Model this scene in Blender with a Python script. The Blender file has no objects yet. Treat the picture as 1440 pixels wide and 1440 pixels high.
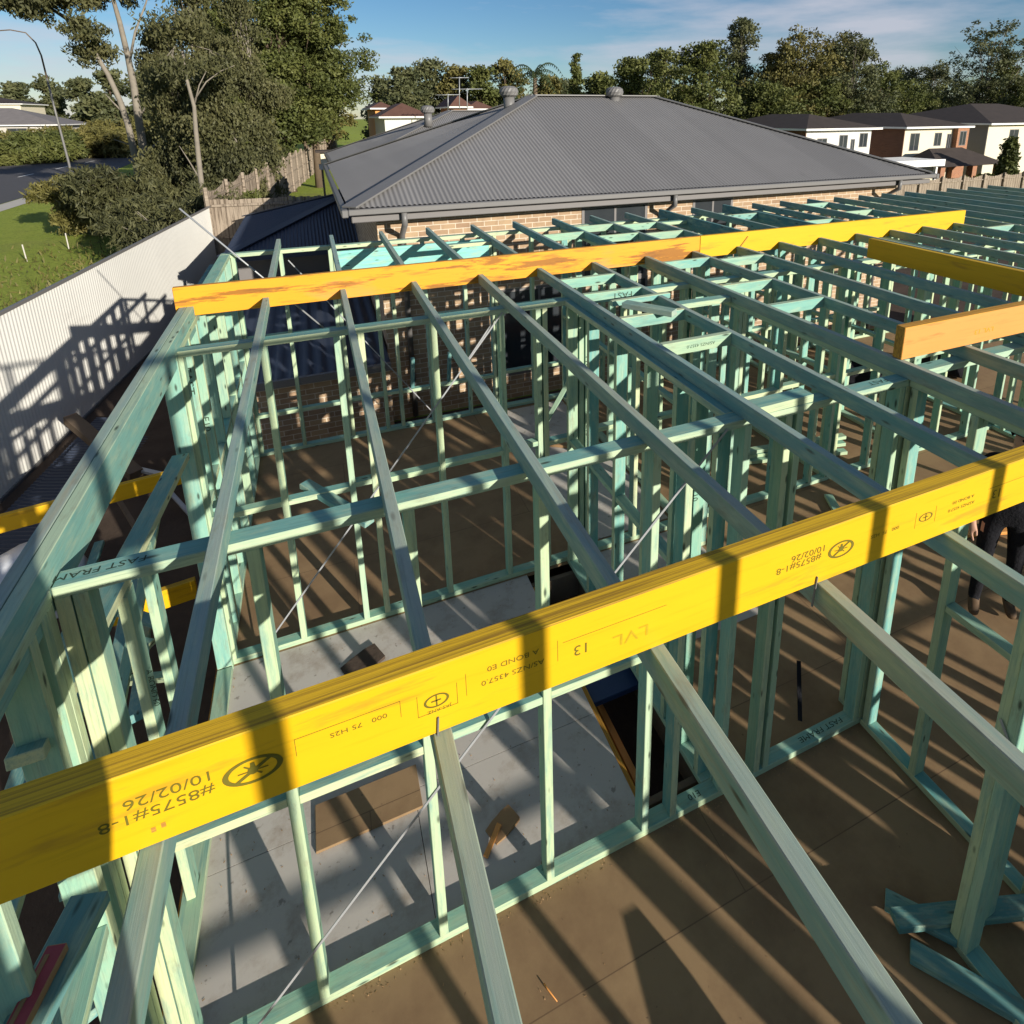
import bpy, bmesh, math, random
import numpy as np
from mathutils import Matrix, Vector

random.seed(7); rng = np.random.default_rng(7)
S = bpy.context.scene
C = S.collection
# ------------------------------------------------------------------ camera
CZ = 4.165                       # camera height above the deck of the frame
def _rot(a, b, c):
    ca, sa, cb, sb, cc, sc = math.cos(a), math.sin(a), math.cos(b), math.sin(b), math.cos(c), math.sin(c)
    fwd = np.array([sa*cb, ca*cb, -sb]); right = np.array([ca, -sa, 0]); down = np.cross(fwd, right)
    return np.array([cc*right+sc*down, -sc*right+cc*down, fwd])
R = _rot(.403928907, .253970810, .00559527465); F, PX, PY = 847.569, 802.72, 381.17
cam = bpy.data.cameras.new('camera'); camo = bpy.data.objects.new('camera', cam); C.objects.link(camo)
M = Matrix.Identity(4)
for i in range(3):
    M[i][0] = R[0][i]; M[i][1] = -R[1][i]; M[i][2] = -R[2][i]
M[2][3] = CZ
camo.matrix_world = M
cam.sensor_width = 36; cam.lens = F/1440*36
cam.shift_x = (720-PX)/1440; cam.shift_y = -(720-PY)/1440
cam.clip_start = .05; cam.clip_end = 3000
S.camera = camo
# measured points of the real place: pixel of the photograph + one known coordinate -> metres
def ray(x, y): return R.T @ np.array([(x-PX)/F, (y-PY)/F, 1.0])
def onz(x, y, z): d = ray(x, y); v = d*((z-CZ)/d[2]); return (v[0], v[1], z)
def ony(x, y, Y): d = ray(x, y); v = d*(Y/d[1]); return (v[0], Y, v[2]+CZ)

# ------------------------------------------------------------------ sky and sun
LD = Vector((-.40, .92, -.288)).normalized()      # direction the light travels
sun = bpy.data.lights.new('sun', 'SUN'); suno = bpy.data.objects.new('sun', sun); C.objects.link(suno)
suno.rotation_euler = LD.to_track_quat('-Z', 'Y').to_euler()
sun.energy = 5.0; sun.angle = math.radians(.5); sun.color = (1, .935, .83)
W = bpy.data.worlds.new('World'); S.world = W; W.use_nodes = True
wn = W.node_tree; wn.nodes.clear()
def N(nt, typ, **kw):
    n = nt.nodes.new(typ)
    for k, v in kw.items(): setattr(n, k, v)
    return n
sky = N(wn, 'ShaderNodeTexSky', sky_type='NISHITA', sun_disc=False)
sky.sun_elevation = math.radians(17); sky.sun_rotation = math.atan2(.40, -.92)
sky.air_density = 1.0; sky.dust_density = .12; sky.ozone_density = 4.0; sky.altitude = 50
bg = N(wn, 'ShaderNodeBackground'); bg.inputs[1].default_value = .05
out = N(wn, 'ShaderNodeOutputWorld')
tc = N(wn, 'ShaderNodeTexCoord'); mp = N(wn, 'ShaderNodeMapping'); mp.inputs['Scale'].default_value = (1.6, 1.6, 9.0)
nz = N(wn, 'ShaderNodeTexNoise'); nz.inputs['Scale'].default_value = 1.7; nz.inputs['Detail'].default_value = 7; nz.inputs['Roughness'].default_value = .55
cr = N(wn, 'ShaderNodeValToRGB'); cr.color_ramp.elements[0].position = .46; cr.color_ramp.elements[1].position = .68
cr.color_ramp.elements[1].color = (.75, .75, .75, 1)
mx = N(wn, 'ShaderNodeMixRGB'); mx.inputs[2].default_value = (8.0, 8.0, 9.0, 1)
mp.inputs['Location'].default_value = (2.3, .4, .6)
L = wn.links.new
L(tc.outputs['Generated'], mp.inputs[0]); L(mp.outputs[0], nz.inputs['Vector']); L(nz.outputs[0], cr.inputs[0])
L(cr.outputs[0], mx.inputs[0]); hs = N(wn, 'ShaderNodeHueSaturation'); hs.inputs['Saturation'].default_value = 1.12; hs.inputs['Value'].default_value = 1.26
L(sky.outputs[0], hs.inputs['Color']); L(hs.outputs[0], mx.inputs[1]); L(mx.outputs[0], bg.inputs[0]); L(bg.outputs[0], out.inputs[0])
S.view_settings.view_transform = 'Standard'; S.view_settings.look = 'None'
S.view_settings.exposure = .62; S.view_settings.gamma = 1
S.view_settings.use_curve_mapping = False
try:
    S.cycles.max_bounces = 6; S.cycles.transparent_max_bounces = 8
except Exception: pass

# ------------------------------------------------------------------ materials
def mat(name, rough=.7, spec=.3):
    m = bpy.data.materials.new(name); m.use_nodes = True
    nt = m.node_tree; b = nt.nodes['Principled BSDF']
    b.inputs['Roughness'].default_value = rough
    b.inputs['Specular IOR Level'].default_value = spec
    return m, nt, b
def ramp(nt, stops, fac):
    r = N(nt, 'ShaderNodeValToRGB'); e = r.color_ramp.elements
    while len(e) < len(stops): e.new(.5)
    for i, (p, c) in enumerate(stops): e[i].position = p; e[i].color = (*c, 1)
    nt.links.new(fac, r.inputs[0]); return r.outputs[0]
def noise(nt, scale, detail=4, rough=.55, vec=None, stretch=None, coord='Object'):
    t = N(nt, 'ShaderNodeTexCoord'); n = N(nt, 'ShaderNodeTexNoise')
    n.inputs['Scale'].default_value = scale; n.inputs['Detail'].default_value = detail; n.inputs['Roughness'].default_value = rough
    v = t.outputs[coord] if vec is None else vec
    if stretch:
        m = N(nt, 'ShaderNodeMapping'); m.inputs['Scale'].default_value = stretch
        nt.links.new(v, m.inputs[0]); v = m.outputs[0]
    nt.links.new(v, n.inputs['Vector']); return n.outputs[0]
def mix(nt, a, b, f, mode='MIX'):
    m = N(nt, 'ShaderNodeMixRGB', blend_type=mode)
    for s, i in ((f, 0), (a, 1), (b, 2)):
        if isinstance(s, (int, float)): m.inputs[i].default_value = s
        elif isinstance(s, tuple): m.inputs[i].default_value = (*s, 1)
        else: nt.links.new(s, m.inputs[i])
    return m.outputs[0]
def bump(nt, b, h, strength=.2, dist=.01):
    n = N(nt, 'ShaderNodeBump'); n.inputs['Strength'].default_value = strength; n.inputs['Distance'].default_value = dist
    nt.links.new(h, n.inputs['Height']); nt.links.new(n.outputs[0], b.inputs['Normal'])
def objrand_vec(nt):
    """object coordinates shifted by the object's own random number, so no two boards share their grain"""
    t = N(nt, 'ShaderNodeTexCoord'); o = N(nt, 'ShaderNodeObjectInfo')
    m = N(nt, 'ShaderNodeMath', operation='MULTIPLY'); m.inputs[1].default_value = 37.0
    nt.links.new(o.outputs['Random'], m.inputs[0])
    a = N(nt, 'ShaderNodeVectorMath', operation='ADD')
    nt.links.new(t.outputs['Object'], a.inputs[0]); nt.links.new(m.outputs[0], a.inputs[1])
    return a.outputs[0], o.outputs['Random']

def timber(name, stops, grey=0.0):
    m, nt, b = mat(name, .72, .25)
    v, rnd = objrand_vec(nt)
    base = ramp(nt, stops, rnd)
    blot = noise(nt, 3.0, 6, .65, v, (1.6, 7, 7))
    c = mix(nt, base, (.36, .44, .30), ramp(nt, [(.46, (0, 0, 0)), (.66, (.6, .6, .6))], blot))
    c = mix(nt, c, (.10, .26, .25), ramp(nt, [(.50, (0, 0, 0)), (.68, (.6, .6, .6))], noise(nt, 2.1, 6, .7, v, (1.1, 10, 10))))
    grain = noise(nt, 1.0, 6, .7, v, (3.5, 150, 150))
    c = mix(nt, c, (.12, .17, .13), ramp(nt, [(.52, (0, 0, 0)), (.72, (.5, .5, .5))], grain))
    kn = N(nt, 'ShaderNodeTexVoronoi'); mpn = N(nt, 'ShaderNodeMapping'); mpn.inputs['Scale'].default_value = (4.0, 14, 14)
    nt.links.new(v, mpn.inputs[0]); nt.links.new(mpn.outputs[0], kn.inputs['Vector']); kn.inputs['Scale'].default_value = 1.0
    c = mix(nt, c, (.035, .05, .035), ramp(nt, [(.06, (.9, .9, .9)), (.15, (0, 0, 0))], kn.outputs['Distance']))
    if grey: 
        wth = noise(nt, 1.6, 5, .6, v, (.6, 12, 12))
        c = mix(nt, c, (.33, .35, .29), ramp(nt, [(.40, (0, 0, 0)), (.62, (grey, grey, grey))], wth))
        c = mix(nt, c, (.30, .22, .12), ramp(nt, [(.60, (0, 0, 0)), (.78, (.5, .5, .5))], noise(nt, 1.1, 4, .6, v, (.7, 18, 18))))
    c = mix(nt, c, (.21, .17, .105), ramp(nt, [(.57, (0, 0, 0)), (.72, (.5, .5, .5))], noise(nt, 2.7, 6, .7, v, (1.3, 4, 4))))
    nt.links.new(c, b.inputs['Base Color'])
    bump(nt, b, grain, .3, .004)
    return m
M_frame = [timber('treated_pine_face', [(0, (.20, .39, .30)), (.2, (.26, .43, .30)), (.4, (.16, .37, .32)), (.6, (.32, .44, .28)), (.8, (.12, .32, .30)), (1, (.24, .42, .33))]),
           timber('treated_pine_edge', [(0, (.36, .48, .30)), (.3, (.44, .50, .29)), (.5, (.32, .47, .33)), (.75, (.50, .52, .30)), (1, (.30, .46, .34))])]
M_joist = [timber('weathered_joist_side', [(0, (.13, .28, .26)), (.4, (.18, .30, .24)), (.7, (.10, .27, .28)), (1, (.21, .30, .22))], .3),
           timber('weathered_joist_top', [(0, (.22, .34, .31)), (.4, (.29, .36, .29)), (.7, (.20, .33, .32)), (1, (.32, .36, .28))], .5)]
M_teal = timber('blue_treated_pine', [(0, (.075, .20, .20)), (1, (.12, .27, .26))])
M_lint = timber('turquoise_treated_pine', [(0, (.20, .52, .46)), (1, (.24, .56, .50))])

def lvl(name, a, bcol, dirty):
    m, nt, b = mat(name, .55, .35)
    v, rnd = objrand_vec(nt)
    c = mix(nt, a, bcol, noise(nt, 1.0, 6, .7, v, (1.5, 5, 14)))
    fine = noise(nt, 1.0, 5, .6, v, (3, 60, 60))
    c = mix(nt, c, tuple(x*.62 for x in a), ramp(nt, [(.55, (0, 0, 0)), (.78, (.55, .55, .55))], fine))
    st = noise(nt, 1.3, 5, .62, v, (1.6, 6, 12))
    c = mix(nt, c, (.22, .09, .02), ramp(nt, [(.62-dirty*.08, (0, 0, 0)), (.70-dirty*.04, (.8*dirty,)*3)], st))
    if dirty > .8: c = mix(nt, c, (.16, .06, .012), ramp(nt, [(.535, (0, 0, 0)), (.58, (.75, .75, .75))], noise(nt, 1.0, 7, .68, v, (1.1, 4, 11)))); c = mix(nt, c, (.62, .25, .10), ramp(nt, [(.56, (0, 0, 0)), (.66, (.8, .8, .8))], noise(nt, 1.0, 4, .5, v, (.7, 2, 2))))
    nt.links.new(c, b.inputs['Base Color']); bump(nt, b, fine, .1, .002)
    return m
M_yel = lvl('yellow_laminated_timber', (.68, .395, .003), (.60, .325, .003), .45)
M_org = lvl('orange_laminated_timber', (.72, .32, .010), (.66, .26, .014), .9)
M_tan = lvl('tan_laminated_timber', (.66, .29, .075), (.58, .235, .055), .5)
def lvl_edge(name, a, d):
    m, nt, b = mat(name, .7, .2); v, r = objrand_vec(nt)
    pl = noise(nt, 1.0, 5, .7, v, (1.2, 130, 30))
    c = mix(nt, a, d, ramp(nt, [(.42, (0, 0, 0)), (.62, (1, 1, 1))], pl))
    nt.links.new(c, b.inputs['Base Color']); bump(nt, b, pl, .4, .003); return m
M_yedge = lvl_edge('laminated_edge', (.66, .40, .02), (.30, .17, .02))
M_oedge = lvl_edge('orange_laminated_edge', (.55, .28, .04), (.28, .13, .03))
def plain(name, col, rough=.7, var=.25, scale=3, spec=.3, metal=0, bmp=0):
    m, nt, b = mat(name, rough, spec); v, r = objrand_vec(nt)
    n = noise(nt, scale, 5, .6, v)
    c = mix(nt, tuple(x*(1-var) for x in col), tuple(min(1, x*(1+var)) for x in col), n)
    nt.links.new(c, b.inputs['Base Color']); b.inputs['Metallic'].default_value = metal
    if bmp: bump(nt, b, noise(nt, scale*8, 4, .6, v), bmp, .01)
    return m
M_ink = plain('stamp_ink', (.03, .05, .03), .8, .2)
M_inky = plain('faded_stamp_ink', (.12, .10, .008), .8, .3, 30)
M_inkp = plain('pale_stamp_ink', (.40, .27, .006), .8, .3, 30)
M_steel = plain('galvanised_steel', (.32, .33, .34), .4, .2, 12, .5, .25)
M_white = plain('white_paint', (.72, .71, .67), .6, .06, 2)
M_black = plain('black_cloth', (.014, .014, .017), .95, .5, 6, .1, 0, .9)
M_skin = plain('skin', (.45, .25, .17), .6, .1)
M_hair = plain('dark_hair', (.02, .014, .01), .7, .2)
M_boot = plain('brown_boot_leather', (.09, .055, .03), .7, .2)
M_card = plain('cardboard', (.30, .18, .085), .85, .2, 6)
M_tarp = plain('white_plastic_sheet', (.62, .63, .66), .35, .12, 4, .5)
M_dirt = plain('dark_soil', (.075, .055, .042), .95, .5, 2.5, .1, 0, .6)
M_glass = plain('window_glass', (.03, .035, .04), .12, .3, 1, .6)
M_bark = plain('pale_bark', (.20, .175, .14), .85, .4, 3, .2, 0, .5)
M_bark2 = plain('brown_bark', (.13, .095, .065), .9, .4, 3, .2, 0, .5)
M_roofdark = plain('dark_roof_tile', (.045, .034, .028), .8, .4, 2)
M_render = plain('cream_render', (.62, .56, .42), .8, .06, 1)
M_render2 = plain('white_render', (.60, .575, .52), .8, .05, 1)
M_orgrender = plain('orange_render', (.62, .30, .09), .8, .08, 1)
M_redroof = plain('red_brown_roof_tile', (.11, .055, .04), .8, .3, 2)
M_greyroof = plain('grey_roof_tile', (.16, .145, .14), .8, .3, 2)
M_blue = plain('navy_plastic', (.02, .045, .11), .5, .3, 4)
M_red = plain('faded_red_print', (.32, .055, .07), .6, .4, 9)
M_gutter = plain('grey_gutter', (.14, .135, .13), .45, .06, 3, .4)
M_fascia = plain('grey_fascia', (.15, .14, .135), .5, .06, 3, .4)

def corr(name, col, rough=.45):
    m, nt, b = mat(name, rough, .35); v, r = objrand_vec(nt)
    c = mix(nt, tuple(x*.9 for x in col), tuple(x*1.08 for x in col), noise(nt, .9, 5, .6, v))
    c = mix(nt, c, tuple(x*.62 for x in col), ramp(nt, [(.62, (0, 0, 0)), (.8, (.5, .5, .5))], noise(nt, 2.2, 6, .65, v, (1, .25, 1))))
    sh = noise(nt, 1, 2, .5, v, (1.31, .05, .05)); c = mix(nt, c, tuple(x*.8 for x in col), ramp(nt, [(.45, (0, 0, 0)), (.55, (.45, .45, .45))], sh))
    nt.links.new(c, b.inputs['Base Color']); return m
M_roof = corr('grey_corrugated_steel', (.188, .182, .178))
M_navy = corr('navy_corrugated_steel', (.035, .045, .07))
M_cream = corr('cream_fence_steel', (.70, .685, .63), .55)

def brick(name, c1, c2, mort):
    m, nt, b = mat(name, .85, .2)
    t = N(nt, 'ShaderNodeTexCoord'); s = N(nt, 'ShaderNodeSeparateXYZ'); a = N(nt, 'ShaderNodeMath', operation='ADD'); co = N(nt, 'ShaderNodeCombineXYZ')
    nt.links.new(t.outputs['Object'], s.inputs[0]); nt.links.new(s.outputs[0], a.inputs[0]); nt.links.new(s.outputs[1], a.inputs[1])
    nt.links.new(a.outputs[0], co.inputs[0]); nt.links.new(s.outputs[2], co.inputs[1])
    br = N(nt, 'ShaderNodeTexBrick'); nt.links.new(co.outputs[0], br.inputs['Vector'])
    br.inputs['Scale'].default_value = 1; br.inputs['Brick Width'].default_value = .24; br.inputs['Row Height'].default_value = .086
    br.inputs['Mortar Size'].default_value = .006; br.inputs['Mortar Smooth'].default_value = .2; br.inputs['Bias'].default_value = 0
    br.inputs['Color1'].default_value = (*c1, 1); br.inputs['Color2'].default_value = (*c2, 1); br.inputs['Mortar'].default_value = (*mort, 1)
    c = mix(nt, br.outputs['Color'], (.10, .07, .05), ramp(nt, [(.5, (0, 0, 0)), (.8, (.4, .4, .4))], noise(nt, 7, 5, .6)))
    nt.links.new(c, b.inputs['Base Color']); bump(nt, b, br.outputs['Fac'], -.5, .006); return m
M_brick = brick('tan_brick', (.40, .285, .175), (.29, .19, .12), (.56, .49, .39))
M_obrick = brick('orange_brick', (.34, .15, .075), (.28, .12, .065), (.40, .30, .22))
M_dbrick = brick('brown_brick', (.17, .08, .05), (.13, .06, .04), (.18, .13, .1))

def board_floor():
    m, nt, b = mat('particleboard_floor', .78, .25)
    t = N(nt, 'ShaderNodeTexCoord')
    br = N(nt, 'ShaderNodeTexBrick'); nt.links.new(t.outputs['Object'], br.inputs['Vector'])
    br.inputs['Scale'].default_value = 1; br.inputs['Brick Width'].default_value = 3.6; br.inputs['Row Height'].default_value = .9
    br.inputs['Mortar Size'].default_value = .003; br.inputs['Color1'].default_value = (.27, .178, .092, 1)
    br.inputs['Color2'].default_value = (.24, .155, .08, 1); br.inputs['Mortar'].default_value = (.13, .08, .045, 1)
    c = mix(nt, br.outputs['Color'], (.16, .095, .05), ramp(nt, [(.42, (0, 0, 0)), (.68, (.75, .75, .75))], noise(nt, 1.9, 7, .68)))
    c = mix(nt, c, (.42, .30, .18), ramp(nt, [(.66, (0, 0, 0)), (.8, (.5, .5, .5))], noise(nt, 6, 6, .7)))
    c = mix(nt, c, (.09, .05, .03), ramp(nt, [(.70, (0, 0, 0)), (.76, (.8, .8, .8))], noise(nt, 24, 3, .6)))
    nt.links.new(c, b.inputs['Base Color']); bump(nt, b, noise(nt, 120, 3, .6), .12, .003); return m
M_floor = board_floor()
def sheet_floor():
    m, nt, b = mat('cement_sheet', .85, .2)
    c = mix(nt, (.39, .36, .32), (.48, .445, .395), noise(nt, .9, 5, .6))
    c = mix(nt, c, (.24, .19, .14), ramp(nt, [(.50, (0, 0, 0)), (.68, (.6, .6, .6))], noise(nt, 3.1, 7, .72)))
    c = mix(nt, c, (.13, .11, .09), ramp(nt, [(.64, (0, 0, 0)), (.70, (.6, .6, .6))], noise(nt, 15, 4, .6)))
    nt.links.new(c, b.inputs['Base Color']); bump(nt, b, noise(nt, 40, 4, .6), .1, .003); return m
M_sheet = sheet_floor()
def paling():
    m, nt, b = mat('weathered_paling', .9, .1); v, r = objrand_vec(nt)
    s = N(nt, 'ShaderNodeTexCoord')
    c = mix(nt, (.13, .10, .075), (.42, .35, .27), noise(nt, 1, 6, .75, v, (5.5, 5.5, .5)))
    c = mix(nt, c, (.07, .05, .035), ramp(nt, [(.5, (0, 0, 0)), (.62, (.8, .8, .8))], noise(nt, 1, 5, .7, v, (14, 14, .6))))
    nt.links.new(c, b.inputs['Base Color']); return m
M_paling = paling()
def ground_mats():
    m, nt, b = mat('lawn', .95, .1)
    c = mix(nt, (.19, .26, .032), (.34, .37, .075), noise(nt, 1.8, 6, .65))
    c = mix(nt, c, (.20, .17, .075), ramp(nt, [(.55, (0, 0, 0)), (.75, (.7, .7, .7))], noise(nt, .22, 6, .6)))
    c = mix(nt, c, (.03, .055, .01), ramp(nt, [(.5, (0, 0, 0)), (.7, (.6, .6, .6))], noise(nt, 9, 4, .7)))
    nt.links.new(c, b.inputs['Base Color']); bump(nt, b, noise(nt, 14, 5, .7), .9, .08)
    a, at, ab = mat('asphalt', .9, .2)
    c = mix(at, (.062, .060, .064), (.10, .096, .098), noise(at, 3, 6, .6))
    at.links.new(c, ab.inputs['Base Color']); return m, a
M_lawn, M_asph = ground_mats()
M_conc = plain('concrete', (.45, .42, .37), .9, .15, 2)

def leafmat(name, cols, trans=.25):
    m, nt, b = mat(name, .6, .25)
    t = N(nt, 'ShaderNodeTexCoord')
    n = noise(nt, .45, 3, .6); n2 = noise(nt, 6, 3, .6)
    c = ramp(nt, [(.32, cols[0]), (.5, cols[1]), (.68, cols[2])], n)
    c = mix(nt, c, tuple(min(1, x*1.7) for x in cols[2]), ramp(nt, [(.5, (0, 0, 0)), (.75, (.6, .6, .6))], n2))
    nt.links.new(c, b.inputs['Base Color'])
    tr = N(nt, 'ShaderNodeBsdfTranslucent'); nt.links.new(c, tr.inputs[0])
    ms = N(nt, 'ShaderNodeMixShader'); ms.inputs[0].default_value = trans
    o = nt.nodes['Material Output']; nt.links.new(b.outputs[0], ms.inputs[1]); nt.links.new(tr.outputs[0], ms.inputs[2]); nt.links.new(ms.outputs[0], o.inputs[0])
    return m
LF_dark = leafmat('dark_green_leaves', [(.045, .058, .018), (.085, .10, .026), (.135, .14, .04)])
LF_olive = leafmat('olive_leaves', [(.075, .072, .022), (.125, .115, .032), (.18, .155, .05)])
LF_cas = leafmat('grey_green_needles', [(.048, .052, .024), (.082, .084, .034), (.125, .118, .048)])
LF_far = leafmat('blue_green_leaves', [(.05, .062, .03), (.085, .095, .04), (.13, .13, .055)])
LF_palm = leafmat('palm_leaves', [(.02, .04, .018), (.04, .06, .025), (.06, .08, .03)])

# ------------------------------------------------------------------ object helpers
def tag(o, label=None, cat=None, group=None, kind=None):
    if label: o['label'] = label
    if cat: o['category'] = cat
    if group: o['group'] = group
    if kind: o['kind'] = kind
    return o
def empty(name, loc, label, cat, group=None):
    o = bpy.data.objects.new(name, None); o.location = loc; o.empty_display_size = .2
    C.objects.link(o); return tag(o, label, cat, group)
def link(name, me, parent=None, loc=(0, 0, 0), rot=(0, 0, 0)):
    o = bpy.data.objects.new(name, me); C.objects.link(o)
    if parent is not None:
        o.parent = parent
    o.location = loc; o.rotation_euler = rot
    return o
def rel(parent, p):
    return (p[0]-parent.location[0], p[1]-parent.location[1], p[2]-parent.location[2])
def mesh_from(bm, name, mats, smooth=False):
    me = bpy.data.meshes.new(name); bm.to_mesh(me); bm.free()
    for m in (mats if isinstance(mats, (list, tuple)) else [mats]): me.materials.append(m)
    if smooth:
        for p in me.polygons: p.use_smooth = True
    return me
def add_box(bm, x0, x1, y0, y1, z0, z1, mi=0):
    v = [bm.verts.new((x, y, z)) for z in (z0, z1) for y in (y0, y1) for x in (x0, x1)]
    fs = [(0, 2, 3, 1), (4, 5, 7, 6), (0, 1, 5, 4), (2, 6, 7, 3), (0, 4, 6, 2), (1, 3, 7, 5)]
    r = []
    for f in fs:
        fa = bm.faces.new([v[i] for i in f]); fa.material_index = mi; r.append(fa)
    return r
_cache = {}
def bar_mesh(l, w, h, mats, edge=False):
    """a sawn board: long side on local X, centred on Y and Z, arrised edges"""
    key = (round(l, 3), round(w, 3), round(h, 3), tuple(m.name for m in mats), edge)
    if key in _cache: return _cache[key]
    bm = bmesh.new(); add_box(bm, 0, l, -w/2, w/2, -h/2, h/2)
    bmesh.ops.bevel(bm, geom=bm.edges[:]+bm.verts[:], offset=min(.003, w*.1, h*.1), segments=1, affect='EDGES', profile=.5)
    if edge:
        for f in bm.faces:
            if abs(f.normal.z) > .5 or abs(f.normal.x) > .5: f.material_index = 1
    elif len(mats) == 2:
        for f in bm.faces:
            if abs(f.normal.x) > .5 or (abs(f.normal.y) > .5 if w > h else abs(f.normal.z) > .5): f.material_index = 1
    me = mesh_from(bm, 'board', mats); _cache[key] = me; return me
def bar(name, p, l, w, h, ax, mats, parent=None, roll=0, edge=False, jitter=0.0):
    """p = centre of the starting end (world); ax 'X','Y','Z' or a direction vector; w across, h upright"""
    me = bar_mesh(l, w, h, mats if isinstance(mats, (list, tuple)) else [mats], edge)
    if ax == 'X': rot = Matrix.Identity(3)
    elif ax == 'Y': rot = Matrix.Rotation(math.pi/2, 3, 'Z')
    elif ax == 'Z': rot = Matrix.Rotation(-math.pi/2, 3, 'Y')
    else:
        d = Vector(ax).normalized(); up = Vector((0, 0, 1)) if abs(d.z) < .95 else Vector((0, 1, 0))
        y = up.cross(d).normalized(); z = d.cross(y)
        rot = Matrix((d, y, z)).transposed()
    if roll: rot = rot @ Matrix.Rotation(roll, 3, 'X')
    e = rot.to_euler()
    if jitter:
        e.x += random.gauss(0, jitter); e.y += random.gauss(0, jitter*.3); e.z += random.gauss(0, jitter*.3)
    loc = p if parent is None else rel(parent, p)
    return link(name, me, parent, loc, e)
def beam2p(name, a, b, w, h, mats, parent=None):
    a = Vector(a); b = Vector(b); return bar(name, tuple(a), (b-a).length, w, h, tuple(b-a), mats, parent)
def tube(bm, pts, rads, n=8, mi=0):
    rings = []
    for i, p in enumerate(pts):
        p = Vector(p); d = (Vector(pts[min(i+1, len(pts)-1)])-Vector(pts[max(i-1, 0)])).normalized()
        a = d.cross(Vector((.31, .87, .2))).normalized(); b2 = d.cross(a)
        rings.append([bm.verts.new(p+(a*math.cos(2*math.pi*k/n)+b2*math.sin(2*math.pi*k/n))*rads[i]) for k in range(n)])
    for i in range(len(rings)-1):
        for k in range(n):
            f = bm.faces.new((rings[i][k], rings[i][(k+1) % n], rings[i+1][(k+1) % n], rings[i+1][k])); f.material_index = mi; f.smooth = True
    for r in (rings[0][::-1], rings[-1]):
        try: bm.faces.new(r).material_index = mi
        except Exception: pass
def tube_obj(name, pts, rads, m, parent=None, n=8):
    bm = bmesh.new(); tube(bm, pts, rads, n); bmesh.ops.recalc_face_normals(bm, faces=bm.faces)
    me = mesh_from(bm, name, m)
    if parent is not None:
        me.transform(Matrix.Translation(-Vector(parent.location)))
    return link(name, me, parent)
def poly_obj(name, verts, faces, m, parent=None):
    me = bpy.data.meshes.new(name); me.from_pydata(verts, [], faces); me.update()
    for q in (m if isinstance(m, (list, tuple)) else [m]): me.materials.append(q)
    if parent is not None: me.transform(Matrix.Translation(-Vector(parent.location)))
    return link(name, me, parent)
def box_obj(name, x0, x1, y0, y1, z0, z1, m, parent=None, bev=0):
    bm = bmesh.new(); add_box(bm, x0, x1, y0, y1, z0, z1)
    if bev: bmesh.ops.bevel(bm, geom=bm.edges[:]+bm.verts[:], offset=bev, segments=1, affect='EDGES', profile=.5)
    me = mesh_from(bm, name, m)
    if parent is not None: me.transform(Matrix.Translation(-Vector(parent.location)))
    return link(name, me, parent)
_txt = {}
def text_mesh(body, size, m):
    k = (body, size, m.name)
    if k in _txt: return _txt[k]
    cu = bpy.data.curves.new('text', 'FONT'); cu.body = body; cu.size = size; cu.align_x = 'CENTER'; cu.align_y = 'CENTER'; cu.resolution_u = 3
    o = bpy.data.objects.new('text', cu); C.objects.link(o)
    dg = bpy.context.evaluated_depsgraph_get(); dg.update()
    me = bpy.data.meshes.new_from_object(o.evaluated_get(dg))
    bpy.data.objects.remove(o); me.materials.clear(); me.materials.append(m); _txt[k] = me; return me
def stamp(body, size, p, xdir, ydir, m, parent, sx=1.0):
    """writing laid on a face: xdir = reading direction, ydir = up of the letters"""
    me = text_mesh(body, size, m); x = Vector(xdir).normalized(); y = Vector(ydir).normalized(); z = x.cross(y)
    e = Matrix((x, y, z)).transposed().to_euler()
    o = link('stamped_writing', me, parent, rel(parent, p), e); o.scale = (sx, 1, 1); return o

# ------------------------------------------------------------------ ground
def gz(x, y):
    s = min(1, max(0, (y-16)/14)); t = min(1, max(0, (x-6)/14)); s = s*s*(3-2*s); t = t*t*(3-2*t)
    return -.80 - 1.0*s*t
def ground():
    xs = sorted(set(list(np.linspace(-60, 80, 57)) + [-900, -400, -200, -110, 120, 200, 400, 900]))
    ys = sorted(set(list(np.linspace(-30, 110, 57)) + [-300, -120, -60, 150, 250, 500, 1200]))
    v = [(x, y, gz(x, y)) for y in ys for x in xs]; n = len(xs)
    f = [(j*n+i, j*n+i+1, (j+1)*n+i+1, (j+1)*n+i) for j in range(len(ys)-1) for i in range(n-1)]
    o = poly_obj('ground', v, f, M_lawn); tag(o, kind='structure')
ground()
o = poly_obj('site_soil', [(-7.1, -14, -.79), (45, -14, -.79), (45, 12, -.79), (15.5, 22, -.79), (12.3, 22, -.79), (12.3, 9.55, -.79), (.8, 9.55, -.79), (.8, 20.6, -.79), (-2.95, 20.6, -.79)], [tuple(range(9))], M_dirt); tag(o, kind='structure')
o = poly_obj('road', [(-31, 10, -.79), (-17, 30, -.79), (-17.2, 70, -.79), (-22, 130, -.79), (-40, 240, -.79), (-52, 238, -.79), (-34.5, 130, -.79), (-30.5, 75, -.79)], [(0, 1, 2, 7), (2, 3, 6, 7), (3, 4, 5, 6)], M_asph); tag(o, kind='structure')
o = poly_obj('footpath', [(-16.9, 32, -.784), (-15.7, 32, -.784), (-15.9, 68, -.784), (-17.1, 68, -.784)], [(0, 1, 2, 3)], M_conc); tag(o, kind='structure')
bm = bmesh.new()
for k in range(6):
    y = 40+k*9.0; add_box(bm, -23.2-.02*k, -23.05-.02*k, y, y+3.2, -.789, -.785)
o = link('lane_marking', mesh_from(bm, 'lane_marking', M_white)); tag(o, kind='structure')
bm = bmesh.new(); add_box(bm, -30.9, -30.7, 30, 130, -.789, -.66)
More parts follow.
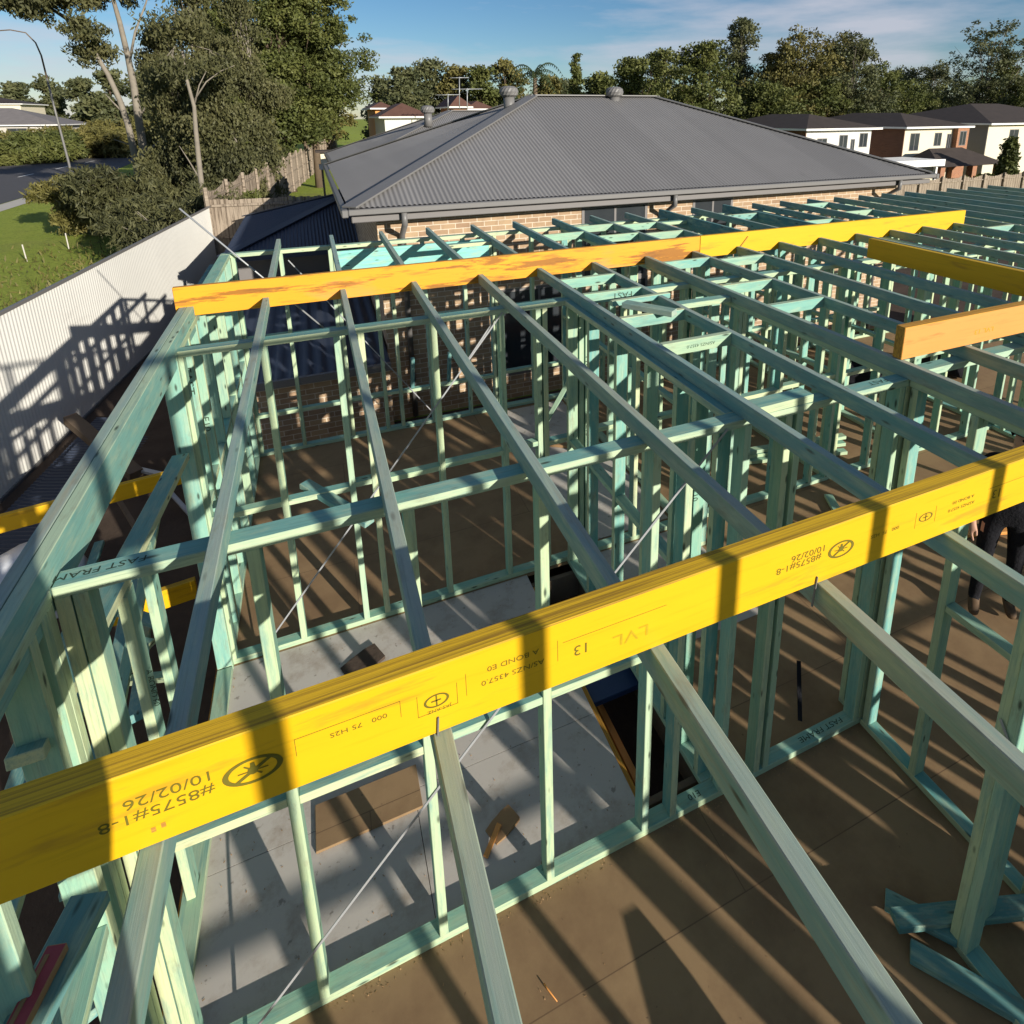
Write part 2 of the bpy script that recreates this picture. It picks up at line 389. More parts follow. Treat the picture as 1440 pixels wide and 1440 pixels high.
o = link('kerb', mesh_from(bm, 'kerb', M_conc)); tag(o, kind='structure')

# ------------------------------------------------------------------ deck of the new house
bm = bmesh.new()
T = .022
for (x0, x1, y0, y1) in [(-1.045, 14.5, -9, 2.30), (-1.045, 1.47, 4.53, 7.90), (1.47, 14.5, 4.53, 7.90), (3.20, 14.5, 2.30, 4.53), (1.98, 3.20, 2.30, 3.30)]:
    add_box(bm, x0, x1, y0, y1, -T, 0)
o = link('floor', mesh_from(bm, 'floor', M_floor)); tag(o, kind='structure')
bm = bmesh.new()
for (x0, x1, y0, y1) in [(-1.045, .20, 2.303, 3.06), (.204, 1.47, 2.303, 3.06), (-1.045, 1.47, 3.064, 3.80), (-1.045, 1.47, 3.804, 4.527), (1.98, 3.197, 3.303, 4.527)]:
    add_box(bm, x0, x1, y0, y1, -T, .001)
o = link('wet_area_floor', mesh_from(bm, 'wet_area_floor', M_sheet)); tag(o, kind='structure')
o = box_obj('upper_sheet_floor', 2.0, 3.12, 4.70, 7.70, .0005, .006, M_sheet); tag(o, kind='structure')
rim = box_obj('rim_board', -1.075, -1.048, -9, 7.90, -.27, -.004, M_org); tag(rim, 'thin orange rim board along the left edge of the deck', 'timber board')
rim2 = box_obj('rim_board', -1.04, 14.5, 7.905, 7.94, -.27, -.004, M_tan); tag(rim2, 'long tan rim board under the deck edge facing the brick house', 'timber board')

joist_under = []
for i, (x0, x1, yy) in enumerate([(1.43, 2.02, 2.42), (1.43, 2.02, 4.42)]):
    bar('floor_bearer', (x0, yy, -.155), x1-x0, .045, .26, 'X', M_bark2)
for ob, lb in zip([x for x in C.objects if x.name.startswith('floor_bearer')], ['dark floor bearer at the near end of the dark floor opening', 'dark floor bearer at the far end of the dark floor opening']):
    tag(ob, lb, 'floor bearer', 'bearers in the floor opening')
for xx, lb in ((1.492, 'orange floor joist lining the left side of the dark floor opening'), (1.955, 'brown floor joist lining the right side of the dark floor opening')):
    tag(bar('floor_joist', (xx, 2.45, -.155), 1.94, .04, .26, 'Y', [M_org, M_oedge] if xx < 1.6 else [M_bark2, M_oedge], edge=True), lb, 'floor joist', 'bearers in the floor opening')
tag(bar('blue_channel', (1.52, 3.32, -.10), .42, .26, .05, 'X', M_blue), 'navy blue board lying across the dark floor opening', 'board')
tag(bar('timber_ledger', (1.63, 2.47, -.30), 1.2, .05, .09, 'Y', M_tan), 'pale timber ledger deep inside the dark floor opening', 'timber ledger')

# ------------------------------------------------------------------ wall frames
ZP = 2.628                         # top of the top plate
def wall(label, axis, c, a0, a1, studs=(), nogs=(1.31,), base=True, gaps=(), group='prefabricated wall frames', z0=0.0, ztop=ZP, wide=.09, plates=1, basegaps=()):
    """axis 'X': runs along X with its near face at y=c ; axis 'Y': runs along Y with its left face at x=c"""
    loc = (a0, c+wide/2, z0) if axis == 'X' else (c+wide/2, a0, z0)
    t = empty('wall_frame', loc, label, 'wall frame', group)
    mid = c+wide/2
    P = (lambda s, z: (s, mid, z)) if axis == 'X' else (lambda s, z: (mid, s, z))
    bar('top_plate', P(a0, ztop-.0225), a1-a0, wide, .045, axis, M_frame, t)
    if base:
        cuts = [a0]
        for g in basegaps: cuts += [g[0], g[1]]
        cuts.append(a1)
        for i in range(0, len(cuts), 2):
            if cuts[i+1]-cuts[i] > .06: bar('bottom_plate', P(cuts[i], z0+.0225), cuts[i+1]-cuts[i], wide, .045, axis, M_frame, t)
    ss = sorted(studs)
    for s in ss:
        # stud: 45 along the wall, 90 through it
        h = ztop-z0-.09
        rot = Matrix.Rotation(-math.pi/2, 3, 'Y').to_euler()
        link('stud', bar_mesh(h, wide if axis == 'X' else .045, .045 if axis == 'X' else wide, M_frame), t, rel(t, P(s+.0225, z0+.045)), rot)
    for z in nogs:
        for i in range(len(ss)-1):
            g0, g1 = ss[i]+.045, ss[i+1]
            if g1-g0 < .12 or g1-g0 > .95: continue
            if any(q[0] < (g0+g1)/2 < q[1] for q in gaps): continue
            zz = z+random.choice((-.012, 0, .012))
            bar('nogging', P(g0, zz), g1-g0, wide-.012, .045, axis, M_frame, t)
    return t
def strap(t, a, b):
    d = Vector(b)-Vector(a)
    bar('brace', a, d.length, .013, .004, tuple(d), M_steel, t, roll=math.pi/2)

# wall between the near room and the wet area
w_m = wall('long wall frame just beyond the front yellow beam, its top plate stamped FAST FRAME at the left end', 'X', 2.253, -.95, 3.25,
     [-.95, -.90, -.37, .207, .80, 1.40, 1.595, 1.95, 2.225, 2.30, 3.09, 3.14, 3.19], gaps=((1.5, 2.3), (2.3, 3.1)), basegaps=((2.0, 2.222),))
strap(w_m, (-.70, 2.247, .03), (.60, 2.247, 1.42)); strap(w_m, (1.19, 2.247, 1.95), (1.83, 2.247, 2.6))
p = onz(120, 806, ZP+.0015)
stamp('FAST FRAME', .044, (-.835, 2.302, ZP+.0008), (-1, 0, 0), (0, -1, 0), M_ink, w_m, 1.25)
stamp('FAST FRAME', .05, (2.84, 2.30, .0458), (-1, 0, 0), (0, -1, 0), M_ink, w_m, 1.4)
stamp('FAST', .05, (2.95, 2.302, ZP+.0008), (-1, 0, 0), (0, -1, 0), M_ink, w_m, 1.4)
stamp('E10', .05, (1.80, 2.30, .0458), (-1, 0, 0), (0, -1, 0), M_ink, w_m, 1.2)
# wall between the wet area and the far room
w_f = wall('wall frame behind the grey sheet floor, crossed by a long diagonal metal brace', 'X', 4.545, -.97, 3.16,
     [-.97, -.46, .03, .20, .745, 1.30, 1.62, 1.68, 1.96, 2.02, 2.08, 2.6, 3.1])
strap(w_f, (-.72, 4.54, .08), (1.33, 4.54, 2.6)); strap(w_f, (.98, 4.648, 2.1), (1.36, 4.648, 2.6))
stamp('FRAME', .07, (2.103, 4.5435, 1.95), (0, 0, -1), (1, 0, 0), M_ink, w_f, 1.3)
stamp('E10', .06, (2.103, 4.5435, 1.35), (0, 0, -1), (1, 0, 0), M_ink, w_f, 1.3)
# outer wall along the neighbour
w_o = wall('outer wall frame facing the brick house, with a deep turquoise lintel', 'X', 7.78, -1.05, 8.3,
     [-1.05, -.95, -.45, .10, .15, .60, .80, 1.22, 1.75, 2.12, 2.18, 2.72, 3.25, 3.30, 3.85, 4.4, 4.95, 5.5, 5.6, 6.1, 6.6, 7.1, 7.6, 8.1], nogs=(.55, 1.55))
bar('lintel', (.195, 7.777, 2.43), 1.92, .045, .25, 'X', M_lint, w_o)
for s in (.36, .98, 1.48): bar('cripple_stud', (s, 7.825, .57), .42, .045, .07, (.08, 0, 1), M_teal, w_o)
strap(w_o, (-.35, 7.772, 2.5), (1.2, 7.772, .2))
w_o2 = wall('outer wall frame beyond the end of the far yellow beam', 'X', 7.78, 8.35, 14.2, [8.35, 8.8, 9.4, 10, 10.6, 11.2, 11.8, 12.4, 13, 13.6, 14.1], nogs=(1.31,))
# left outer wall, far half
w_l = wall('left outer wall frame beyond the opening, bright studs beside the white fence', 'Y', -1.055, 4.50, 7.77, [4.50, 4.55, 4.95, 5.30, 5.72, 6.2, 6.7, 7.2, 7.72], nogs=(1.31,), wide=.105)
stamp('FAST', .08, (-1.0, 4.9485, 2.25), (0, 0, -1), (1, 0, 0), M_ink, w_l, 1.3); stamp('E10', .07, (-1.0, 5.2985, 1.72), (0, 0, -1), (1, 0, 0), M_ink, w_l, 1.3)
# left outer wall, near half
w_l2 = wall('left outer wall frame in the lower left corner, nearest the camera', 'Y', -1.055, -2.2, 2.25, [2.06, 2.155, 2.20, 1.62, 1.2, .75, .3, -.2, -.7, -1.2, -1.7, -2.15], nogs=(1.31,), wide=.105)
stamp('A', .05, (-.99, 2.0585, 2.2), (0, 0, -1), (1, 0, 0), M_ink, w_l2)
bar('sill', (-1.02, 4.45, 1.90), 2.45, .10, .045, (0, -1, .125), M_frame, w_l2)
for y, top in ((3.00, 2.02), (3.36, 1.98)): bar('jack_stud', (-1.005, y, .045), top-.05, .105, .045, (0, 0, 1), M_frame, w_l2, roll=math.pi/2)
bar('bottom_plate', (-1.002, 2.26, .0225), 2.23, .105, .045, 'Y', M_frame, w_l2)
stamp('AS/NZS 4357.0', .04, (-1.015, 2.9765, 1.45), (0, 0, -1), (1, 0, 0), M_ink, w_l2, 1.1); stamp('A BOND E0', .04, (-.975, 2.9765, 1.45), (0, 0, -1), (1, 0, 0), M_ink, w_l2, 1.1)
# deep lintel over the left opening: a thing of its own
t = empty('lintel_beam', (-1.055, .6, 2.44), 'deep double lintel of weathered green timber spanning the left opening', 'lintel')
for i, x in enumerate((-1.030, -.980)): bar('ply_board', (x, .6, 2.622), 4.75, .047, .19, 'Y', M_joist if i == 0 else M_frame, t)
lp = bar('wall_plate', (-1.13, -.5, 2.50), 8.2, .05, .09, 'Y', M_teal); tag(lp, 'dark teal fascia board on the outside of the left wall', 'timber board')
# cross walls
w_6 = wall('short wall frame beside the dark floor opening, running away from the front wall', 'Y', 1.885, 2.345, 4.54, [2.39, 2.60, 2.80, 3.15, 3.58, 4.05, 4.48], nogs=(1.31,))
stamp('10', .055, (1.9075, 2.5985, 1.95), (0, 0, -1), (1, 0, 0), M_ink, w_6); stamp('FRAME', .05, (1.9075, 2.7985, 1.2), (0, 0, -1), (1, 0, 0), M_ink, w_6)
w_r = wall('wall frame with three stud corner post right of the near room, running away from the camera', 'Y', 3.155, 2.345, 7.77, basegaps=((2.44, 4.2),), studs=[2.345, 2.395, 4.2, 4.45, 4.64, 5.2, 5.7, 6.2, 6.7, 7.2, 7.7], nogs=(1.31,))
w_r2 = wall('wall frame on the right side of the near room with a nogging at waist height', 'Y', 3.155, 1.12, 2.25, [2.19, 1.83, 1.14], nogs=(1.345,), gaps=((1.9, 2.2),))
w_s = wall('near wall frame in the lower right corner with a wide triple end post', 'Y', 2.63, -1.2, 1.22, [1.175, 1.13, .6, .08, -.5, -1.1], nogs=(), wide=.105)
bar('stud', (2.80, 1.19, .045), 2.53, .045, .09, 'Z', M_frame, w_s); bar('stud', (2.852, 1.19, .045), 2.53, .045, .09, 'Z', M_frame, w_s)
strap(w_s, (2.62, .3, .1), (2.62, 1.2, 1.5))
# right hand rooms
w_q = wall('cross wall frame under the tan beam on the right', 'X', 2.30, 3.30, 9.5, [5.6, 6.1, 6.7, 7.3, 7.9, 8.5, 9.1], basegaps=((3.32, 5.58),))
w_p = wall('wall frame between the right hand rooms, under the joist end of the far beam', 'X', 4.545, 3.25, 9.6, [3.25, 3.75, 3.8, 4.35, 4.9, 5.15, 5.25, 5.8, 6.4, 7.0, 7.6, 8.2, 8.8, 9.4])
w_t = wall('wall frame below the olive shaded beam on the right', 'Y', 5.18, 4.64, 7.77, [4.66, 5.1, 5.6, 6.1, 6.6, 7.1, 7.6])
w_u = wall('wall frame farthest right below the far joists', 'Y', 8.15, 2.4, 7.77, [2.4, 2.9, 3.4, 3.9, 4.4, 5, 5.5, 6, 6.5, 7, 7.6])
w_v = wall('short wall frame in the middle of the right hand rooms', 'X', 6.10, 3.30, 8.1, [3.3, 3.85, 4.4, 4.95, 5.5, 6.05, 6.6, 7.15, 7.7])
w_x = wall('wall frame running away behind the middle of the brick house', 'Y', 6.6, 4.64, 7.77, [4.66, 5.2, 5.7, 6.2, 6.7, 7.2, 7.7])
w_y = wall('wall frame on the right margin of the picture, behind the person', 'Y', 6.6, -1.0, 2.25, [-1, -.5, 0, .5, 1, 1.6, 2.2])
# unseen frames behind the camera, added to throw the stripes of shade
w_b = wall('wall frame behind the camera, crowded with studs added to shade the near room floor', 'X', -1.50, -1.05, 8.5, [-1.05, -.6, 0, .6, 1.2, 1.72, 2.25, 2.80, 2.87, 3.17, 3.22, 3.36, 3.47, 3.60, 3.71, 3.86, 3.96, 4.08, 4.20, 4.31, 4.46, 4.58, 4.7, 4.86, 5.0, 5.15, 5.3, 5.5, 5.7, 5.9, 6.3, 6.8, 7.3, 7.8, 8.4], nogs=(1.31,))  # close-set studs toward the right are added to darken the floor
w_b2 = wall('raised stud frame behind the camera, added to cast shadow bands on the front beam', 'X', -1.49, -.4, 4.4, [-.29, .31, .91, 1.51, 2.11, 2.71, 3.31, 3.91], nogs=(), base=True, z0=2.73, ztop=4.5, wide=.07)  # unseen uprights placed for the shadow bands on the front beam
w_c = wall('wall frame off to the right of the camera', 'Y', 4.6, -5.5, 1.1, [-5.4, -4.9, -4.4, -3.9, -3.4, -2.9, -2.4, -1.9, -1.4, -.9, -.4, .1, .6, 1.05], nogs=(1.31,))

# ------------------------------------------------------------------ ceiling joists
ORD = ['first', 'second', 'third', 'fourth', 'fifth', 'sixth', 'seventh', 'eighth', 'ninth', 'tenth', 'eleventh', 'twelfth', 'thirteenth', 'fourteenth',
       'fifteenth', 'sixteenth', 'seventeenth', 'eighteenth', 'nineteenth', 'twentieth', 'twenty first', 'twenty second', 'twenty third', 'twenty fourth']
ZJ = 2.673                        # centre of a 90 mm joist lying on the plates
def JX(k): return .1585+.6*k      # centre line
FB = 5.375                        # near face of the far beam
for k in range(-1, 14):
    x = JX(k)
    if k < 13:
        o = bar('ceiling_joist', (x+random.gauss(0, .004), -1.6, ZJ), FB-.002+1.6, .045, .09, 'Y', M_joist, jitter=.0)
        o.rotation_euler.z += random.gauss(0, .0006)
        where = 'in front of the far orange beam'
        tag(o, f'{ORD[k+1]} weathered ceiling joist from the left, {where}', 'ceiling joist', 'ceiling joists in front of the far beam')
for k in range(-1, 22):
    x = JX(k)
    y0 = FB+.05 if k <= 12 else -1.0
    d = .19 if k in (8, 10) else .09
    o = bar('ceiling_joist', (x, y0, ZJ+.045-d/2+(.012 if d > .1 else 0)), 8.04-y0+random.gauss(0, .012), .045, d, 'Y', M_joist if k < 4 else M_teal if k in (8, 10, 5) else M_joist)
    if k <= 12: tag(o, f'{ORD[k+1]} {"deep teal " if d > .1 else ""}ceiling joist from the left behind the far beam, near the brick house', 'ceiling joist', 'ceiling joists behind the far beam')
    else: tag(o, f'long ceiling joist at the far right, {ORD[k-13]} one past the end of the yellow beam', 'ceiling joist', 'long joists past the end of the far beam')
# short blocks between joists
blocks = {}
for (k, y, fl) in [(3, 3.13, 0), (3, 3.70, 0), (3, 4.36, 0), (3, 4.86, 0), (5, 5.05, 0), (5, 4.11, 0), (5, 3.50, 0), (6, 4.92, 0), (4, 3.92, 1), (5, 6.55, 0), (5, 7.25, 0), (6, 7.12, 0), (6, 6.45, 0),
                   (7, 7.26, 1), (9, 7.17, 0), (12, 6.68, 0), (12, 7.55, 0), (13, 4.95, 0), (4, 6.9, 0), (10, 6.3, 0), (8, 4.4, 1), (2, 7.0, 1)]:
    blocks.setdefault(k, []).append((y, fl))
for k, l in sorted(blocks.items()):
    for i, (y, fl) in enumerate(sorted(l)):
        x0 = JX(k)+.0225; w, h = (.045, .09) if not fl else (.09, .045)
        t = bar('joist_block', (x0, y+w/2, ZJ+(0 if not fl else -.02)), .555, w, h, 'X', M_frame)
        nth = 'only one' if len(l) == 1 else ORD[i]+' nearest'
        tag(t, f'pale block between {ORD[k+1]} and {ORD[k+2]} joists from the left, {nth} in the gap', 'joist block', 'blocks between ceiling joists')
        if (k, i) == (3, 2): stamp('FAST', .075, (x0+.36, y-.0008, ZJ), (-1, 0, 0), (0, 0, -1), M_ink, t, 1.2)
        if (k, i) == (3, 0): stamp('AS/NZS 4357.0', .03, (x0+.3, y-.0008, ZJ), (-1, 0, 0), (0, 0, -1), M_ink, t, 1.2)
# spare timbers resting on the plates
o = bar('timber_offcut', (1.99, 2.30, ZP+.024), .42, .10, .045, (1, .02, 0), M_frame); tag(o, 'pale green offcut with an oval stamp lying on the front wall plate', 'timber offcut')
o = bar('timber_offcut', (2.14, 3.95, ZP+.11), .42, .09, .045, (.55, -.83, 0), M_joist); tag(o, 'weathered offcut resting across two joist blocks', 'timber offcut')
o = bar('timber_offcut', (2.10, 4.10, ZP+.075), .55, .045, .045, (1, .03, 0), M_frame); tag(o, 'short pale batten lying between joist blocks near the middle', 'timber offcut')

# ------------------------------------------------------------------ laminated beams
def emblem(a, b, p, parent, m, inner=True, sy=1):
    """oval maker's mark: ring, diagonal bar and a small figure"""
    bm = bmesh.new(); n = 40; ro, ri = [], []
    for k in range(n):
        t = 2*math.pi*k/n
        ro.append(bm.verts.new((a*math.cos(t), 0, b*math.sin(t)))); q = .80
        ri.append(bm.verts.new((a*q*math.cos(t), 0, b*q*math.sin(t))))
    for k in range(n): bm.faces.new((ro[k], ro[(k+1) % n], ri[(k+1) % n], ri[k]))
    def quad(pts): bm.faces.new([bm.verts.new((x*a, -.0002, z*b)) for x, z in pts])
    if inner:
        quad([(-.62, -.52), (-.50, -.66), (.64, .50), (.52, .64)])
        c = [bm.verts.new((.18*a*math.cos(2*math.pi*k/14), -.0004, .32*b*math.sin(2*math.pi*k/14)+.02*b)) for k in range(14)]; bm.faces.new(c)
        quad([(-.5, .05), (-.5, -.03), (.5, -.10), (.5, -.02)]); quad([(-.30, .45), (-.24, .5), (.30, -.40), (.24, -.46)]); quad([(-.06, .62), (.08, .62), (.10, .25), (-.08, .25)])
    else:
        quad([(-.42, .1), (-.42, -.1), (.35, -.1), (.35, .1)]); quad([(-.06, .8), (.06, .8), (.06, -.8), (-.06, -.8)])
    bmesh.ops.recalc_face_normals(bm, faces=bm.faces)
    return link('stamped_emblem', mesh_from(bm, 'emblem', m), parent, rel(parent, p))
def frame_mark(x0, x1, z0, z1, y, parent, m, sides='LT'):
    bm = bmesh.new(); w = .0012
    if 'T' in sides: add_box(bm, x0, x1, y-.0006, y, z1-w, z1)
    if 'B' in sides: add_box(bm, x0, x1, y-.0006, y, z0, z0+w)
    if 'L' in sides: add_box(bm, x0, x0+w, y-.0006, y, z0, z1)
    if 'R' in sides: add_box(bm, x1-w, x1, y-.0006, y, z0, z1)
    me = mesh_from(bm, 'stamp_line', m); me.transform(Matrix.Translation(-Vector(parent.location)))
    return link('stamped_line', me, parent)
YB = 1.168
fb = empty('laminated_beam', (-1.6, YB+.0315, 2.719), 'long bright yellow laminated beam across the foreground, stamped with dates and an oval emblem', 'laminated beam', 'hanging beams over the joists')
bar('beam_board', (-1.6, YB+.0315, 2.819), 8.2, .063, .20, 'X', [M_yel, M_yedge], fb, edge=True)
def fbp(x, y): q = ony(x, y, YB-.0008); return q
def ftext(s, px, py, size, m=M_inky, sx=1.25): q = fbp(px, py); return stamp(s, size, q, (-1, 0, 0), (0, 0, -1), m, fb, sx)
ftext('#8575#1-8', 222, 1137, .036); ftext('10/02/26', 238, 1111, .036)
emblem(.058, .034, fbp(356, 1083), fb, M_inky)
ftext('000   75 H2S', 505, 1020, .018, M_inky, 1.3)
q0, q1 = fbp(416, 1058), fbp(563, 990); frame_mark(q0[0], q1[0], q0[2]-.012, q0[2]+.035, YB, fb, M_inky, 'LRT')
q = fbp(614, 985); emblem(.030, .019, q, fb, M_inky, False); frame_mark(q[0]-.045, q[0]+.05, q[2]-.032, q[2]+.03, YB, fb, M_inky, 'LRB'); ftext('JAS-ANZ', 618, 997, .012)
ftext('AS/NZS 4357.0', 722, 945, .021); ftext('A BOND E0', 722, 928, .021)
q = fbp(722, 940); frame_mark(q[0]-.12, q[0]+.12, q[2]-.03, q[2]+.035, YB, fb, M_inky, 'LR')
ftext('13', 818, 912, .045, M_inky, 1.1); q = fbp(860, 888); frame_mark(q[0]-.14, q[0]+.17, q[2]+.018, q[2]+.021, YB, fb, M_inky, 'T')
ftext('LVL', 888, 893, .052, M_inkp, 1.4)
ftext('#8575#1-8', 1124, 793, .032); ftext('10/02/26', 1138, 778, .032); emblem(.055, .030, fbp(1183, 772), fb, M_inky)
ftext('000   75  H2S', 1245, 748, .018, M_inky, 1.3)
q = fbp(1302, 727); emblem(.034, .016, q, fb, M_inky, False); frame_mark(q[0]-.05, q[0]+.05, q[2]-.032, q[2]+.03, YB, fb, M_inky, 'LR')
ftext('AS/NZS 4357.0', 1352, 712, .017, M_inky, 1.3); ftext('A BOND E0', 1355, 702, .017, M_inky, 1.3)
ftext('13', 1402, 693, .05, M_inky, 1.1); q = fbp(1420, 678); frame_mark(q[0]-.12, q[0]+.3, q[2], q[2]+.003, YB, fb, M_inky, 'T')
for px, py, q_ in ((404, 1040, .05), (1144, 825, .03)):
    q = fbp(px if px > 500 else 612, py if px > 500 else 1036); bar('strap', (q[0], YB-.003, 2.64), q_+.08, .004, .006, (.08, 0, 1), M_fascia, fb)
# nails hammered through
for px, py in ((216, 1167), (230, 1160)):
    q = fbp(px, py); box_obj('rust_mark', q[0]-.004, q[0]+.004, YB-.0008, YB, q[2]-.006, q[2]+.006, M_oedge, fb)
ob = empty('laminated_beam', (-1.085, FB+.0225, 2.63), 'orange weathered laminated beam over the left half of the far joists', 'laminated beam', 'hanging beams over the joists')
bar('beam_board', (-1.085, FB+.0225, 2.752), 4.92, .045, .243, 'X', [M_org, M_oedge], ob, edge=True)
yb = empty('laminated_beam', (3.84, FB+.0225, 2.63), 'bright yellow laminated beam butted to the right end of the orange one', 'laminated beam', 'hanging beams over the joists')
bar('beam_board', (3.84, FB+.0225, 2.753), 4.32, .045, .245, 'X', [M_yel, M_yedge], yb, edge=True)
bar('crack_batten', (4.32, FB-.004, 2.64), .24, .012, .012, (.66, 0, .75), M_oedge, yb)
o = bar('laminated_beam', (5.22, 4.37, 2.820), -(-5.2), .063, .20, (0, -1, 0), [M_yel, M_yedge], edge=True); tag(o, 'yellow laminated beam pointing toward the camera on the right, its visible side in shade', 'laminated beam', 'hanging beams over the joists')
tb = empty('laminated_beam', (3.16, 2.33, 2.72), 'tan laminated beam at the right margin with a sawn end', 'laminated beam', 'hanging beams over the joists')
bar('beam_board', (3.16, 2.36, 2.822), 6.0, .063, .205, 'X', [M_tan, M_oedge], tb, edge=True)
stamp('LVL 13', .045, (3.9, 2.3275, 2.80), (-1, 0, 0), (0, 0, -1), M_inkp, tb, 1.5)

# ------------------------------------------------------------------ loose things on and around the deck
def chunk(name, verts, faces, m): return poly_obj(name, verts, faces, m)
t = empty('cardboard_sheet', (-.07, 3.03, .004), 'brown particleboard offcut lying on the grey sheet floor', 'board offcut')
box_obj('board', -.38, .235, 2.93, 3.20, .003, .022, M_floor, t, .002)
def splinter(lab, x, y, s, rz, m=M_card, h=.02):
    n = 12; vs = []; rr = [s*(.75+.5*random.random()) for _ in range(n)]
    for z in (.002, h):
        for k in range(n):
            a = 2*math.pi*k/n; q_ = s*.9/max(abs(math.cos(a)), abs(math.sin(a))*1.5)*(1+.10*(rr[k]/s-1)); vs.append((x+q_*math.cos(a+.4), y+q_*math.sin(a+.4), z+(.010*math.cos(a) if z > .01 else 0)))
    f = [tuple(range(n-1, -1, -1)), tuple(range(n, 2*n))]+[(k, (k+1) % n, n+(k+1) % n, n+k) for k in range(n)]
    o = poly_obj('broken_offcut', vs, f, m); tag(o, lab, 'offcut', 'broken board offcuts on the sheet floor')
splinter('broken brown offcut in the middle of the grey sheet floor', .66, 2.64, .10, 0)
splinter('dark broken offcut behind the foreground beam on the grey sheet', -.02, 4.15, .16, 0, M_dirt)
splinter('small torn cardboard scrap on the grey sheet left of the middle stud', .45, 3.22, .045, 0, M_card, .012)
o = bar('timber_sliver', (.52, 2.52, .012), .17, .03, .012, (.6, .6, .1), M_tan); tag(o, 'pale split sliver leaning on the broken brown offcut', 'timber sliver')
t = tube_obj('screw', [(.645, 1.897, .012), (.655, 1.872, .010), (.683, 1.815, .006)], [.0035, .0035, .002], M_tan); tag(t, 'small coppery screw lying on the brown floor near the bottom edge', 'screw')
t = empty('steel_bracket', (2.907, 2.67, 0), 'dark flat steel strap standing on the floor behind the front wall plate', 'steel strap')
beam2p('strap_blade', (2.75, 2.40, .05), (2.92, 2.62, .28), .03, .006, M_black, t)
# offcut pile in the lower right corner
for i, (a, b, lb) in enumerate([((2.40, 1.26, .03), (2.90, .62, .03), 'teal offcut on the floor at the foot of the triple post, lowest of its heap'),
                                ((2.40, 1.36, .08), (3.3, 1.05, .08), 'dark green offcut lying across the heap at the foot of the triple post'),
                                ((2.46, 1.46, .03), (2.66, 1.20, .05), 'short blue green offcut sticking out behind the heap at the post foot')]):
    o = beam2p('timber_offcut', a, b, .09, .045, M_teal); tag(o, lb, 'timber offcut', 'offcuts in the lower right corner')
for i, (a, b, m_) in enumerate([((3.65, 1.70, .05), (4.05, 1.58, .05), M_frame), ((3.68, 1.78, .10), (3.95, 1.55, .10), M_teal)]):
    o = beam2p('timber_offcut', a, b, .09, .045, m_); tag(o, ['pale offcut on the floor left of the person in black', 'teal offcut stacked on the pale one left of the person in black'][i], 'timber offcut')
o = beam2p('timber_offcut', ony(428, 680, 4.75), ony(520, 735, 4.15), .09, .045, M_teal); tag(o, 'short teal board slanting across the nogging of the far room wall', 'timber offcut')
o = beam2p('timber_prop', ony(806, 526, 5.3), ony(752, 622, 5.6), .09, .045, M_frame); tag(o, 'green timber prop slanting in the far room beside the tall stud', 'timber prop')
o = beam2p('board_scrap', (2.45, 4.0, .012), (2.75, 3.7, .05), .3, .012, M_floor); tag(o, 'brown board scrap lying on the grey sheet behind the short wall', 'board offcut')
for i, (x, y, a_, m_, lb) in enumerate([(3.9, 3.4, .4, M_frame, 'green offcut on the floor of the right room, left one'), (4.7, 3.8, 1.1, M_frame, 'green offcut on the floor of the right room, middle one'), (5.6, 3.3, -.3, M_tan, 'tan offcut on the floor of the right room'), (2.6, 5.9, .9, M_frame, 'green offcut on the grey sheet of the far middle room'), (2.45, 6.6, -.6, M_card, 'brown cardboard strip on the grey sheet of the far middle room')]):
    o = bar('timber_offcut', (x, y, .026), .45+.1*i, .09, .035, (math.cos(a_), math.sin(a_), 0), m_); tag(o, lb, 'timber offcut', 'offcuts on the floors of the rooms behind')
def scatter(lab, x0, x1, y0, y1, n, m, z=.003):
    bm = bmesh.new()
    for _ in range(n):
        x, y = random.uniform(x0, x1), random.uniform(y0, y1); a = random.uniform(0, 6.3); l = random.uniform(.003, .013); w = random.uniform(.0012, .0035)
        d = Vector((math.cos(a)*l, math.sin(a)*l, random.uniform(0, .006))); e = Vector((-math.sin(a)*w, math.cos(a)*w, 0)); p = Vector((x, y, z))
        bm.faces.new([bm.verts.new(q) for q in (p-d*.5-e, p+d*.5-e*.6, p+d*.5+e*.6, p-d*.5+e)])
    o = link('sawdust', mesh_from(bm, 'sawdust', m)); tag(o, lab, 'wood shavings', None, 'stuff')
scatter('pale shavings and chips strewn over the brown near room floor', -.9, 3.1, .7, 2.24, 130, M_card, .002)
scatter('chips and dirt strewn over the grey sheet floor', -1.0, 1.45, 2.36, 4.5, 260, M_card, .004)
scatter('sawdust along the front wall plate', -.4, 3.1, 2.20, 2.25, 260, M_card, .002)
